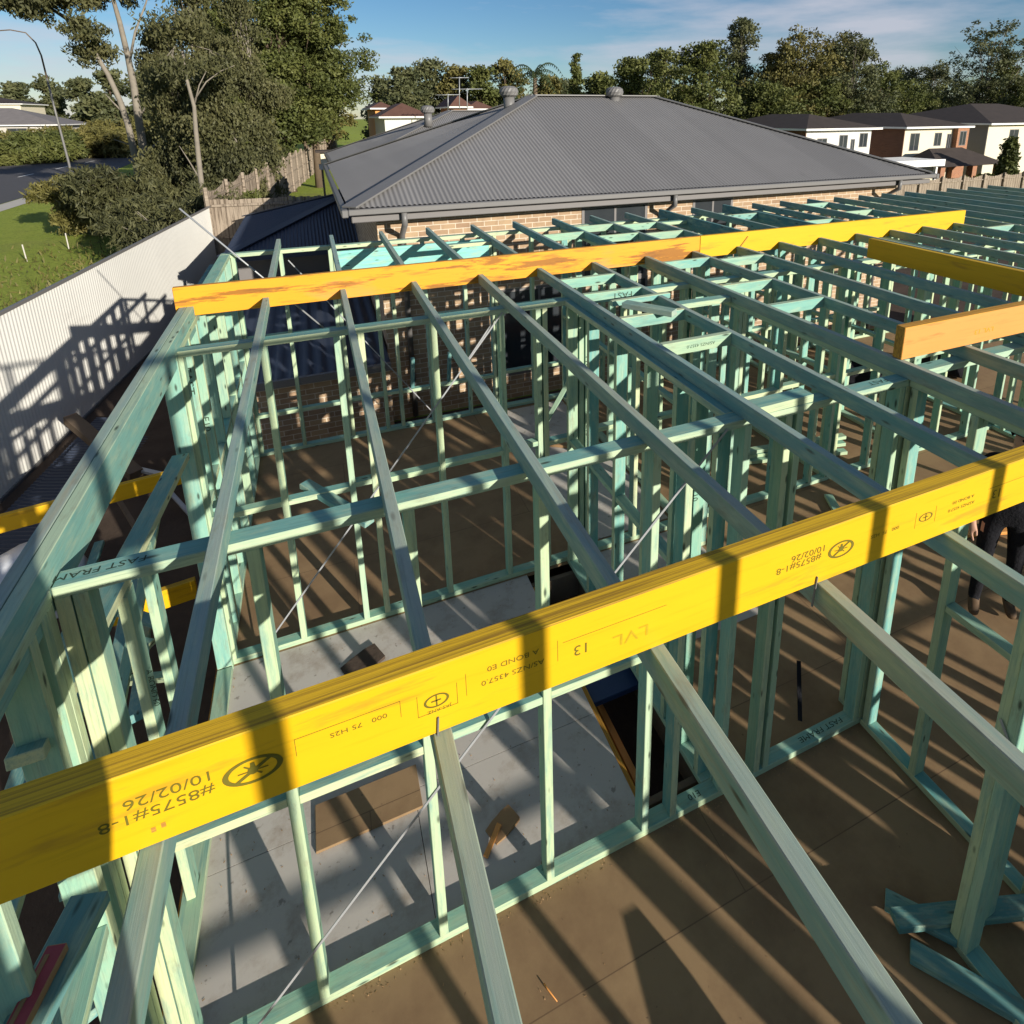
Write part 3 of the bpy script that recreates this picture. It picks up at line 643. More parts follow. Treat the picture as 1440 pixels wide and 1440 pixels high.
# things in the right-hand rooms
for i, (x, y, lb) in enumerate([(4.2, 5.3, 'lowest of the timber lengths stacked in the right hand room'), (4.2, 5.32, 'middle length of the timber stack in the right hand room'), (4.2, 5.3, 'top length of the timber stack in the right hand room')]):
    o = bar('timber_length', (x+.05*i, y, .03+.05*i), 1.7, .09, .045, (1, -.25+.05*i, 0), M_frame); tag(o, lb, 'timber length', 'timber stack in the right hand room')
def lump(name, lab, cat, c, r, m, seed=0, fac=(1, 1, 1)):
    bm = bmesh.new(); bmesh.ops.create_icosphere(bm, subdivisions=3, radius=1)
    rr = random.Random(seed)
    ph = [rr.uniform(0, 6) for _ in range(6)]
    for v in bm.verts:
        d = 1+.16*math.sin(4*v.co.x+ph[0])*math.cos(3.5*v.co.y+ph[1])+.10*math.sin(9*v.co.z+ph[2]+4*v.co.x)+.05*math.sin(17*v.co.x+ph[3])*math.sin(15*v.co.y+ph[4])
        v.co = Vector((v.co.x*fac[0], v.co.y*fac[1], max(v.co.z, -.55)*fac[2]))*r*d
    o = link(name, mesh_from(bm, name, m, True), None, c); tag(o, lab, cat); return o
lump('black_bag', 'crumpled black sack lying on the floor between the studs', 'sack', (7.7, 6.35, .22), .42, M_black, 3, (1.1, .8, .9))
lump('black_bag', 'black sack behind the sawn end of the tan beam', 'sack', (9.2, 5.95, .25), .42, M_black, 5, (1, .8, .8))

# ------------------------------------------------------------------ things on the ground left of the deck
t = empty('roofing_sheet_stack', (-3.0, 9.2, -.79), 'stack of dark corrugated roofing sheets leaning along the white fence', 'roofing sheets')
def corr_sheet(name, o, u, v, Lu, tops, amp, pitch, m, parent=None, seg=6, nrm=None, bots=None):
    """corrugated sheet: ribs run along v (unit), profile repeats along u; tops(s) = length at s"""
    o = np.array(o, float); u = np.array(u, float); u /= np.linalg.norm(u); v = np.array(v, float); v /= np.linalg.norm(v)
    n = np.cross(u, v) if nrm is None else np.array(nrm, float)
    ns = int(Lu/pitch*seg)+1; vs = []
    for i in range(ns+1):
        s = min(Lu, i*pitch/seg); h = amp*math.sin(2*math.pi*s/pitch)
        b0 = bots(s) if bots else 0.0
        vs.append(o+u*s+v*b0+n*h); vs.append(o+u*s+v*max(b0+.001, tops(s))+n*h)
    f = [(2*i, 2*i+2, 2*i+3, 2*i+1) for i in range(ns)]
    ob = poly_obj(name, [tuple(p) for p in vs], f, m, parent)
    for p in ob.data.polygons: p.use_smooth = True
    return ob
FD = Vector((.1195, .9928, 0))       # direction of the left boundary
FP = Vector((-4.135, 10.41, 0))      # a point on it
def fpt(s, off=0, z=0): p = FP+FD*s+Vector((FD.y, -FD.x, 0))*off; return (p.x, p.y, z)
corr_sheet('sheet', fpt(-5.8, .28, -.70), (FD.x, FD.y, 0), (.55, -.07, -.10), 7.0, lambda s: 1.0, .009, .076, M_navy, t)
corr_sheet('sheet', fpt(-5.2, .42, -.64), (FD.x, FD.y, 0), (.55, -.07, -.10), 5.6, lambda s: .9, .009, .076, M_navy, t)
box_obj('packer', -3.9, -3.5, 7.2, 7.3, -.79, -.72, M_tan, t)
lump('plastic_heap', 'heap of white plastic sheeting beside the left wall', 'plastic sheeting', (-3.25, 7.05, -.72), .62, M_tarp, 9, (1.0, .8, .9))
def gtimber(lab, a, b, w, h, m, grp='loose timbers on the ground left of the deck', name='loose_timber', edge=None):
    o = beam2p(name, a, b, w, h, [m, edge] if edge else m); tag(o, lab, 'timber', grp); return o
o = bar('laminated_offcut', (-4.05, 7.55, -.10), 2.75, .063, .20, (1, .12, .02), [M_yel, M_yedge], edge=True); tag(o, 'yellow laminated beam lying outside beyond the left opening', 'laminated beam', 'loose timbers on the ground left of the deck')
o = bar('laminated_offcut', (-2.42, 5.82, -.26), 1.0, .063, .20, (1, .10, .02), [M_yel, M_yedge], edge=True); tag(o, 'short yellow laminated offcut on the ground behind the corner post', 'laminated beam', 'loose timbers on the ground left of the deck')
gtimber('long teal board propped from the ground up to the left wall, upper one', (-1.55, 6.7, .75), (-1.75, 2.0, .72), .09, .045, M_teal)
gtimber('teal board lying on the ground under the propped boards', (-2.6, 7.4, -.45), (-2.3, 3.2, -.45), .09, .045, M_teal)
gtimber('narrow green board crossing behind the stamped board', (-1.75, 5.5, -.2), (-1.22, 3.4, .9), .07, .045, M_teal)
gtimber('stacked pale batten ends near the corner post', (-1.9, 4.4, .12), (-1.55, 4.9, .15), .09, .05, M_frame)
gtimber('thin dark batten thrown on the soil by the roofing sheets', (-2.9, 8.9, -.5), (-2.0, 6.9, -.45), .05, .05, M_bark2)
gtimber('grey batten on the soil near the yellow beam', (-2.2, 8.6, -.6), (-1.6, 7.4, -.6), .05, .03, M_steel)
gtimber('green board lying flat by the lower left studs', (-2.1, 3.0, -.2), (-1.7, .6, -.1), .12, .045, M_teal)
gtimber('pale green board crossing the lower left corner', (-1.42, 2.6, 1.15), (-1.32, .3, 1.05), .11, .045, M_frame)
a_, b_ = Vector(onz(128, 1262, 1.75)), Vector(onz(20, 1475, 1.75)); gtimber('dark teal board under the red printed carton', tuple(a_), tuple(b_), .11, .045, M_teal)
d_ = (b_-a_).normalized(); e = a_+d_*.14+Vector((0, 0, .04))
t = empty('carton', tuple(e), 'flat carton with faded red print lying on a teal board in the lower left corner', 'carton')
bar('carton_body', tuple(e), .26, .055, .028, tuple(d_), [M_red, M_card], t); bar('label_strip', tuple(e+Vector((-.012, 0, .0155))+d_*.02), .22, .012, .003, tuple(d_), M_card, t)
for i, (a_, b_, w_, m_, lb) in enumerate([
    ((-1.9, 6.2, .1), (-1.5, 3.0, .35), .09, M_teal, 'dark teal board leaning low beyond the left opening, lowest of the bundle'), ((-1.75, 6.4, .35), (-1.38, 2.9, .55), .07, M_frame, 'thin green board leaning above the low teal one beyond the left opening'),
    ((-2.7, 6.5, -.3), (-1.5, 5.0, .2), .09, M_teal, 'teal board crossing the yellow beam outside the left opening'), ((-2.3, 5.2, -.3), (-1.3, 4.3, .3), .07, M_frame, 'pale green board crossing the short yellow offcut outside'),
    ((-3.4, 6.4, -.5), (-2.5, 4.4, -.5), .09, M_teal, 'teal board lying outside in front of the plastic sheeting'), ((-1.95, 4.2, -.2), (-1.25, 2.4, .4), .09, M_teal, 'teal board tilted behind the corner post'),
    ((-2.9, 9.4, -.55), (-1.6, 8.2, -.5), .07, M_steel, 'grey length of metal on the soil past the far left studs'), ((-3.1, 8.2, -.5), (-2.6, 5.6, -.5), .05, M_bark2, 'brown batten on the soil beside the plastic sheeting')]):
    gtimber(lb, a_, b_, w_, .04, m_)
t = empty('fence_post_offcut', (-3.3, 9.7, -.7), 'thick sawn log end pointing up beside the white fence', 'log')
beam2p('post_body', (-3.62, 10.3, -.12), (-2.6, 9.0, -.55), .17, .12, M_bark2, t)
q = Vector((-3.62, 10.3, -.12)); d = (Vector((-2.6, 9.0, -.55))-q).normalized(); beam2p('cut_end', tuple(q-d*.01), tuple(q-d*.001), .16, .11, M_tan, t)
rod = tube_obj('steel_prop', [ony(252, 293, 7.70), ony(455, 461, 7.70)], [.010, .010], M_steel); tag(rod, 'thin galvanised prop slanting across the top left corner of the outer frame', 'steel prop')

# ------------------------------------------------------------------ boundary fences
ZF = 1.55
t = empty('steel_fence', fpt(0, 0, gz(-4, 10)), 'tall cream corrugated steel fence along the left boundary', 'fence')
S0, S1 = -14.0, 10.55
corr_sheet('fence_sheet', fpt(S0, 0, -.78), (FD.x, FD.y, 0), (0, 0, 1), S1-S0, lambda s: ZF+.78-.02, .0035, .080, M_cream, t)
a = fpt(S0, 0, ZF); b = fpt(S1, 0, ZF); beam2p('top_rail', a, b, .05, .05, M_gutter, t)
beam2p('bottom_rail', fpt(S0, 0, -.77), fpt(S1, 0, -.77), .05, .05, M_gutter, t)
def paling_fence(lab, a, b, ztop, zbot, bays, side, grp, scallop=.0, rise=0.0, rails=True):
    a = Vector(a); b = Vector(b); L_ = (b-a).length; d = (b-a).normalized(); nrm = Vector((d.y, -d.x, 0))*side
    t = empty('paling_fence', (a.x, a.y, zbot), lab, 'fence', grp)
    n = int(L_/.105); bm = bmesh.new()
    for i in range(n):
        s = i*.105; u = (s/(L_/bays)) % 1.0; zt = ztop+rise*s/L_+scallop*(abs(u-.5)*2)**2+random.gauss(0, .012)
        p = a+d*s; q = a+d*(s+.1); o1 = nrm*(-.009 if i % 2 else -.018); w = nrm*.012
        vs = [bm.verts.new((*(c+o1+k).to_2d(), z)) for z in (zbot+rise*s/L_, zt) for c, k in ((p, Vector()), (q, Vector()), (q, w), (p, w))]
        for f in ((0, 1, 5, 4), (1, 2, 6, 5), (2, 3, 7, 6), (3, 0, 4, 7), (4, 5, 6, 7)): bm.faces.new([vs[k] for k in f])
    me = mesh_from(bm, 'palings', M_paling); me.transform(Matrix.Translation(-Vector(t.location))); link('palings', me, t)
    for i in range(bays+1):
        s = L_*i/bays; p = a+d*s+nrm*.06
        bar('post', (p.x, p.y, zbot), ztop+rise*s/L_-zbot+scallop*.9+.03, .11, .09, 'Z', M_paling, t)
    if rails:
        for zz in (zbot+.35, (zbot+ztop)/2+.1, ztop-.16):
            p = a+nrm*.035; q = b+nrm*.035; beam2p('rail', (p.x, p.y, zz), (q.x, q.y, zz+rise), .045, .07, M_paling, t)
    return t
A = fpt(10.7); paling_fence('weathered paling fence running away up the left boundary behind the cream fence', (-2.98, 20.8, 0), (3.2, 78, 0), 1.90, -.1, 22, 1, 'paling fences', .22)
paling_fence('sunlit paling fence crossing behind the navy patio roof', (-2.9, 20.9, 0), (1.6, 20.45, 0), 1.72, -.75, 2, 1, 'paling fences', .03)
paling_fence('grey paling fence with a scalloped top at the right, below the two storey houses', (15.5, 24.4, 0), (64, 24.0, 0), .34, -1.85, 26, 1, 'paling fences', .18)

# ------------------------------------------------------------------ hip roofs and houses
def hip_roof(parent, x0, x1, y0, y1, ze, slope, m, corrugate=True, caps=None, left=True, right=True, pitch=.076, amp=.009):
    """planes of a hipped roof, ribs running up the slope"""
    D = (y1-y0)/2; c = math.cos(math.atan(slope)); sn = math.sin(math.atan(slope)); zr = ze+D*slope
    if corrugate:
        Lx = x1-x0
        ff = lambda s: min(s, Lx-s, D)/c
        corr_sheet('roof_front', (x0, y0, ze), (1, 0, 0), (0, c, sn), Lx, ff, amp, pitch, m, parent)
        corr_sheet('roof_back', (x1, y1, ze), (-1, 0, 0), (0, -c, sn), Lx, ff, amp, pitch, m, parent)
        corr_sheet('roof_left', (x0, y1, ze), (0, -1, 0), (c, 0, sn), 2*D, lambda s: min(s, 2*D-s)/c, amp, pitch, m, parent)
        corr_sheet('roof_right', (x1, y0, ze), (0, 1, 0), (-c, 0, sn), 2*D, lambda s: min(s, 2*D-s)/c, amp, pitch, m, parent)
    else:
        d = min(D, (x1-x0)/2); zr = ze+d*slope; ym = (y0+y1)/2
        A1, A2 = ((x0+d, ym, zr), (x1-d, ym, zr)) if x1-x0 > 2*D else (((x0+x1)/2, y0+d, zr), ((x0+x1)/2, y1-d, zr))
        V = [(x0, y0, ze), (x1, y0, ze), (x1, y1, ze), (x0, y1, ze), A1, A2]
        poly_obj('roof', V, [(0, 1, 5, 4), (1, 2, 5), (2, 3, 4, 5), (3, 0, 4)] if x1-x0 > 2*D else [(0, 1, 4), (1, 2, 5, 4), (2, 3, 5), (3, 0, 4, 5)], m, parent)
    if caps:
        R1 = (x0+D, (y0+y1)/2, zr); R2 = (x1-D, (y0+y1)/2, zr)
        for a, b in (((x0, y0, ze), R1), ((x0, y1, ze), R1), ((x1, y0, ze), R2), ((x1, y1, ze), R2), (R1, R2)):
            a = Vector(a)+Vector((0, 0, .018)); b = Vector(b)+Vector((0, 0, .018)); beam2p('ridge_cap', tuple(a), tuple(b), .26, .028, caps, parent)
    return zr
def vent(lab, x, y, z, s=1.0):
    t = empty('roof_vent', (x, y, z), lab, 'roof ventilator', 'turbine ventilators on the neighbouring roofs')
    bm = bmesh.new(); tube(bm, [(0, 0, -.25), (0, 0, .25*s)], [.17*s, .17*s], 20); bmesh.ops.recalc_face_normals(bm, faces=bm.faces); link('vent_neck', mesh_from(bm, 'vent_neck', M_gutter), t)
    bm = bmesh.new(); n = 32; prof = [(.20, .25), (.27, .30), (.30, .40), (.27, .50), (.18, .56), (.0, .58)]; rings = []
    for r, h in prof: rings.append([bm.verts.new((r*s*(1-.05*(k % 2))*math.cos(2*math.pi*k/n+h*2), r*s*(1-.05*(k % 2))*math.sin(2*math.pi*k/n+h*2), h*s)) for k in range(n)])
    for i in range(len(rings)-1):
        for k in range(n): bm.faces.new((rings[i][k], rings[i][(k+1) % n], rings[i+1][(k+1) % n], rings[i+1][k]))
    bmesh.ops.remove_doubles(bm, verts=bm.verts, dist=.0005)
    link('vent_head', mesh_from(bm, 'vent_head', M_gutter), t)
def window(parent, x0, x1, z0, z1, y, fm=M_white, depth=.06, mull=1):
    """window in a wall that faces -Y at y"""
    bm = bmesh.new(); f = .05; o = .012
    add_box(bm, x0, x1, y-o, y+depth, z0, z0+f); add_box(bm, x0, x1, y-o, y+depth, z1-f, z1)
    add_box(bm, x0, x0+f, y-o, y+depth, z0+f, z1-f); add_box(bm, x1-f, x1, y-o, y+depth, z0+f, z1-f)
    for k in range(mull):
        xm = x0+(x1-x0)*(k+1)/(mull+1); add_box(bm, xm-f*.4, xm+f*.4, y-o+.004, y+depth, z0+f, z1-f)
    me = mesh_from(bm, 'window', fm); me.transform(Matrix.Translation(-Vector(parent.location))); w = link('window', me, parent)
    me = bpy.data.meshes.new('pane'); me.from_pydata([(x0+f, y-.003, z0+f), (x1-f, y-.003, z0+f), (x1-f, y-.003, z1-f), (x0+f, y-.003, z1-f)], [], [(0, 1, 2, 3)]); me.materials.append(M_glass)
    me.transform(Matrix.Translation(-Vector(parent.location))); link('pane', me, w)
# neighbour
EY, EX0, EX1, EZ = 9.2, .46, 12.62, 2.85
t = empty('brick_house', (6.5, 13.6, -.8), 'neighbouring single storey tan brick house with a large grey corrugated hip roof', 'house')
D = 4.47; SL = .384; EY1 = EY+2*D
hip_roof(t, EX0, EX1, EY, EY1, EZ+.02, SL, M_roof, True, M_gutter)
WY = 9.62; WX0 = .86; WX1 = 12.1
box_obj('wall', WX0, WX1, WY, EY1-.45, -.82, EZ-.22, M_brick, t)
box_obj('eave_lining', EX0+.06, EX1-.06, EY+.06, EY1-.06, EZ-.16, EZ-.12, M_fascia, t)
for (nm, x0, x1, y0, y1, z0, z1, m_) in [('gutter', EX0-.02, EX1+.02, EY-.11, EY-.002, EZ-.075, EZ+.012, M_gutter), ('fascia', EX0+.02, EX1-.02, EY+.0, EY+.03, EZ-.20, EZ-.101, M_fascia),
                                    ('gutter', EX0-.11, EX0-.022, EY-.11, EY1+.1, EZ-.10, EZ+.012, M_gutter), ('gutter', EX1+.022, EX1+.11, EY-.11, EY1+.1, EZ-.10, EZ+.012, M_gutter)]:
    box_obj(nm, x0, x1, y0, y1, z0, z1, m_, t, .012)
def downpipe(x):
    bm = bmesh.new(); tube(bm, [(x, EY-.05, EZ-.08), (x, EY-.05, EZ-.26), (x, WY-.06, EZ-.50), (x, WY-.06, -.75)], [.045]*4, 10)
    bmesh.ops.recalc_face_normals(bm, faces=bm.faces); me = mesh_from(bm, 'downpipe', M_gutter); me.transform(Matrix.Translation(-Vector(t.location))); link('downpipe', me, t)
downpipe(1.22); downpipe(5.95); downpipe(11.6)
for x0, x1, z0, z1 in ((ony(818, 300, WY)[0], ony(910, 296, WY)[0], 1.2, 2.60), (ony(974, 290, WY)[0], ony(1030, 286, WY)[0], 1.2, 2.60), (2.75, 4.25, -.35, 1.25), (5.1, 5.7, .2, 1.2)): window(t, x0, x1, z0, z1, WY, M_fascia)
vent('turbine ventilator near the left end of the main grey ridge', *(lambda q: (q[0], q[1], q[2]))(ony(716, 148, 13.4)), .72)
vent('turbine ventilator in the middle of the main grey ridge', *ony(864, 147, 13.5), .72)
# the wing behind
t2 = empty('brick_house', (6, 24, -.8), 'second grey corrugated hip roof behind the main neighbouring roof', 'house')
hip_roof(t2, .75, 11, 19.6, 28.6, 2.62, .38, M_roof, True, M_gutter)
box_obj('wall', 1.3, 10.5, 20.1, 28.1, -.82, 2.35, M_brick, t2); box_obj('gutter', .64, .745, 19.5, 28.7, 2.50, 2.63, M_gutter, t2); box_obj('gutter', .75, 11, 19.49, 19.598, 2.44, 2.56, M_gutter, t2)
vent('small turbine ventilator on the rear grey roof', *ony(602, 168, 22.6), .85)
# navy patio roof and low shed
t3 = empty('patio_roof', (-.5, 17, -.8), 'navy corrugated patio roof in shade left of the brick house', 'patio')
hip_roof(t3, -1.9, 3.6, 14.2, 20.1, 1.30, .32, M_navy, True, M_navy)
for x, y in ((-1.8, 14.3), (-1.8, 20.0), (.6, 14.3)): bar('post', (x, y, -.8), 2.1, .09, .09, 'Z', M_fascia, t3)
box_obj('gutter', -1.95, .80, 14.09, 14.195, 1.20, 1.31, M_navy, t3); box_obj('wall', -1.7, .8, 14.9, 14.98, -.8, 1.28, M_fascia, t3)
t4 = empty('garden_shed', (-.6, 11, -.8), 'low garden shed with a navy ribbed roof beside the brick house', 'shed')
corr_sheet('roof', (-2.1, 9.0, .50), (1, 0, 0), (0, 1, .05), 2.93, lambda s: 4.9, .016, .19, M_navy, t4)
box_obj('wall', -2.0, .82, 9.12, 13.7, -.8, .47, M_brick, t4); box_obj('gutter', -2.1, .83, 8.93, 8.995, .40, .51, M_fascia, t4)
t5 = empty('garden_canopy', (0, 30, 0), 'pale yellow canopy behind the paling fence beyond the grey roofs', 'canopy')
q = ony(452, 232, 30); box_obj('canopy_wall', q[0], q[0]+1.2, 30, 30.6, q[2], q[2]+.55, M_render, t5); box_obj('canopy_top', q[0]-.2, q[0]+1.3, 29.8, 30.8, q[2]+.552, q[2]+.64, M_roofdark, t5); box_obj('canopy_base', q[0]-.1, q[0]+1.3, 29.85, 30.7, q[2]-.2, q[2]-.002, M_render2, t5)
for x in (q[0]+.02, q[0]+1.1): bar('post', (x, 30.3, -.8), q[2]+.6, .09, .09, 'Z', M_paling, t5)
t6 = empty('carport', (0, 24, 0), 'flat pale carport roof between the paling fence and the patio', 'carport')
poly_obj('sheet_roof', [(-1.6, 21.6, .95), (.7, 21.3, 1.0), (1.2, 24.5, 1.15), (-.9, 25, 1.1), (-1.6, 21.6, .90), (.7, 21.3, .95), (1.2, 24.5, 1.10), (-.9, 25, 1.05)], [(0, 1, 2, 3), (7, 6, 5, 4), (0, 4, 5, 1), (1, 5, 6, 2), (2, 6, 7, 3), (3, 7, 4, 0)], M_conc, t6)
for x, y in ((-1.3, 21.9), (.6, 21.7), (1.0, 24.2)): bar('post', (x, y, -.8), 1.75, .09, .09, 'Z', M_paling, t6)

def house(lab, x0, x1, y0, y1, zb, ze, slope, wm, rm, wins=(), extra=None, grp='distant houses', sidem=None):
    t = empty('house', ((x0+x1)/2, (y0+y1)/2, zb), lab, 'house', grp)
    box_obj('wall', x0, x1, y0, y1, zb, ze-.02, wm, t)
    if sidem: box_obj('side_wall', x0-.06, x0-.002, y0+.004, y1, zb, ze-.03, sidem, t)
    e = .5
    hip_roof(t, x0-e, x1+e, y0-e, y1+e, ze+.02, slope, rm, False)
    box_obj('eave', x0-e, x1+e, y0-e, y1+e, ze-.12, ze+.015, M_white, t)
    for w in wins: window(t, *w, y0, M_fascia)
    return t
hw = house('white two storey house with a dark tiled hip roof beyond the grey roof', 31.0, 37.0, 32, 42, -1.9, 3.15, .27, M_render2, M_roofdark, [(32.0, 32.9, 1.6, 2.5), (34.0, 34.8, 1.7, 2.7), (35.1, 35.5, .8, 2.4), (35.9, 36.7, 1.8, 2.8)], sidem=M_dbrick)  # left side skin: its shade is painted in with the dark brick
hc = house('cream two storey house with an orange brick end bay and a brown brick side', 40.4, 46.8, 32, 43, -1.9, 3.15, .27, M_render, M_roofdark, [(41.0, 42.0, 1.4, 2.7), (43.6, 44.4, 1.7, 2.7), (45.0, 45.45, 1.0, 2.6)], sidem=M_dbrick)
box_obj('brick_bay', 45.6, 46.86, 31.6, 31.998, -1.9, 3.0, M_obrick, hc); window(hc, 45.85, 46.6, 1.7, 2.8, 31.6, M_fascia)
poly_obj('porch_roof', [(39.5, 28.2, .55), (46.6, 28.2, .55), (46.6, 31.6, .55), (39.5, 31.6, .55), (41.3, 30.6, 1.65), (44.8, 30.6, 1.65)], [(0, 1, 5, 4), (1, 2, 5), (2, 3, 4, 5), (3, 0, 4), (3, 2, 1, 0)], M_roofdark, hc)
for x in (40.0, 43.3, 46.2): bar('porch_pier', (x, 28.6, -1.9), 2.42, .45, .45, 'Z', M_obrick, hc)
ht = house('pale two storey house with a long dark roof at the right margin', 50.5, 66, 32.5, 44, -1.9, 3.3, .26, M_render, M_roofdark, [(53.2, 54.4, 1.7, 2.8), (57, 58.2, 1.7, 2.8)], sidem=M_fascia)  # grey left side skin paints in the shaded side
pg = empty('pergola', (35.5, 29, -1.9), 'white flat roofed pergola in front of the white two storey house', 'pergola')
box_obj('pergola_roof', 33.6, 38.6, 27.5, 30.5, .95, 1.15, M_white, pg); box_obj('fascia', 33.5, 38.7, 27.38, 27.498, .75, 1.18, M_white, pg)
for x in (33.8, 38.3): bar('post', (x, 27.7, -1.9), 2.85, .16, .16, 'Z', M_white, pg)
# houses far left and far centre
house('low grey roofed house across the road at the left margin', -44, -29, 98, 110, -.8, 3.3, .32, M_conc, M_greyroof, [(-40, -38, 1.6, 2.9), (-34, -32, 1.6, 2.9)])
house('two storey house with a dark roof far behind the road at the left', -56, -41, 125, 135, -.8, 6.3, .22, M_render, M_roofdark, [(-48, -46, 4, 5.3), (-44.5, -43, 4, 5.3)])
house('small orange walled house far behind the grey roofs', *sorted((ony(528, 160, 62)[0], ony(548, 160, 62)[0])), 62, 70, -1, ony(530, 152, 62)[2], .5, M_orgrender, M_redroof, [])
house('brown tiled house with a white wall behind the rear grey roof', *sorted((ony(540, 160, 55)[0], ony(600, 160, 55)[0])), 55, 63, -1, ony(560, 164, 55)[2], .5, M_render2, M_redroof, [])
house('small orange gabled house peeping over the rear ridge', *sorted((ony(638, 160, 60)[0], ony(657, 160, 60)[0])), 60, 66, -1, ony(648, 150, 60)[2], .9, M_obrick, M_redroof, [])
house('brown roofed house right of the small orange gabled house', *sorted((ony(660, 160, 66)[0], ony(690, 160, 66)[0])), 66, 72, -1, ony(670, 153, 66)[2], .5, M_dbrick, M_redroof, [])
# aerials
for (px, y0p, y1p, Y, w, lb) in [(630, 150, 132, 50, 2.0, 'tall television aerial left of the others over the rear roof'), (646, 147, 108, 52, 1.6, 'highest television aerial over the rear roof'), (657, 150, 124, 52, 2.6, 'wide television aerial right of the others over the rear roof')]:
    a = Vector(ony(px, y0p+6, Y)); b = Vector(ony(px, y1p, Y)); t = empty('television_aerial', tuple(a), lb, 'aerial', 'television aerials')
    tube_obj('mast', [tuple(a), tuple(b)], [.04, .035], M_steel, t, 6); tube_obj('boom', [(b.x-w/2, b.y, b.z-.1), (b.x+w/2, b.y, b.z-.05)], [.03, .03], M_steel, t, 6)
    for i in range(5): x = b.x-w/2+.1+i*w/5; tube_obj('element', [(x, b.y-.4, b.z-.09), (x, b.y+.4, b.z-.09)], [.015, .015], M_steel, t, 5)

# ------------------------------------------------------------------ street lamp
a = ony(103, 262, 48); t = empty('street_lamp', (a[0], 48, -.8), 'tall grey street lamp with a curved arm beside the road', 'street lamp')
pts = [(a[0], 48, -.8)]+[ony(x, y, 48) for x, y in ((97, 230), (80, 165), (66, 110), (58, 78), (50, 60), (36, 46), (14, 42), (-14, 44))]
tube_obj('pole', pts[:4], [.075, .07, .06, .05], M_gutter, t, 8); tube_obj('arm', pts[3:], [.048, .044, .04, .036, .034, .03], M_bark2, t, 8)
q = pts[-1]; box_obj('lamp_head', q[0]-.5, q[0]+.1, q[1]-.12, q[1]+.12, q[2]-.08, q[2]+.06, M_gutter, t, .02)

# ------------------------------------------------------------------ people
def skin_person(name, joints, edges, root, mats_fn, parent):
    me = bpy.data.meshes.new(name); keys = list(joints); idx = {k: i for i, k in enumerate(keys)}
    me.from_pydata([joints[k][0] for k in keys], [(idx[a], idx[b]) for a, b in edges], [])
    o = bpy.data.objects.new(name, me); C.objects.link(o)
    md = o.modifiers.new('skin', 'SKIN'); md.use_smooth_shade = True
    for k in keys:
        sv = me.skin_vertices[0].data[idx[k]]; r = joints[k][1]; sv.radius = (r, r) if not isinstance(r, tuple) else r
        sv.use_root = (k == root)
    sb = o.modifiers.new('sub', 'SUBSURF'); sb.levels = 2; sb.render_levels = 2
    dg = bpy.context.evaluated_depsgraph_get(); dg.update()
    m2 = bpy.data.meshes.new_from_object(o.evaluated_get(dg)); bpy.data.objects.remove(o)
    for p in m2.polygons: p.use_smooth = True
    return m2
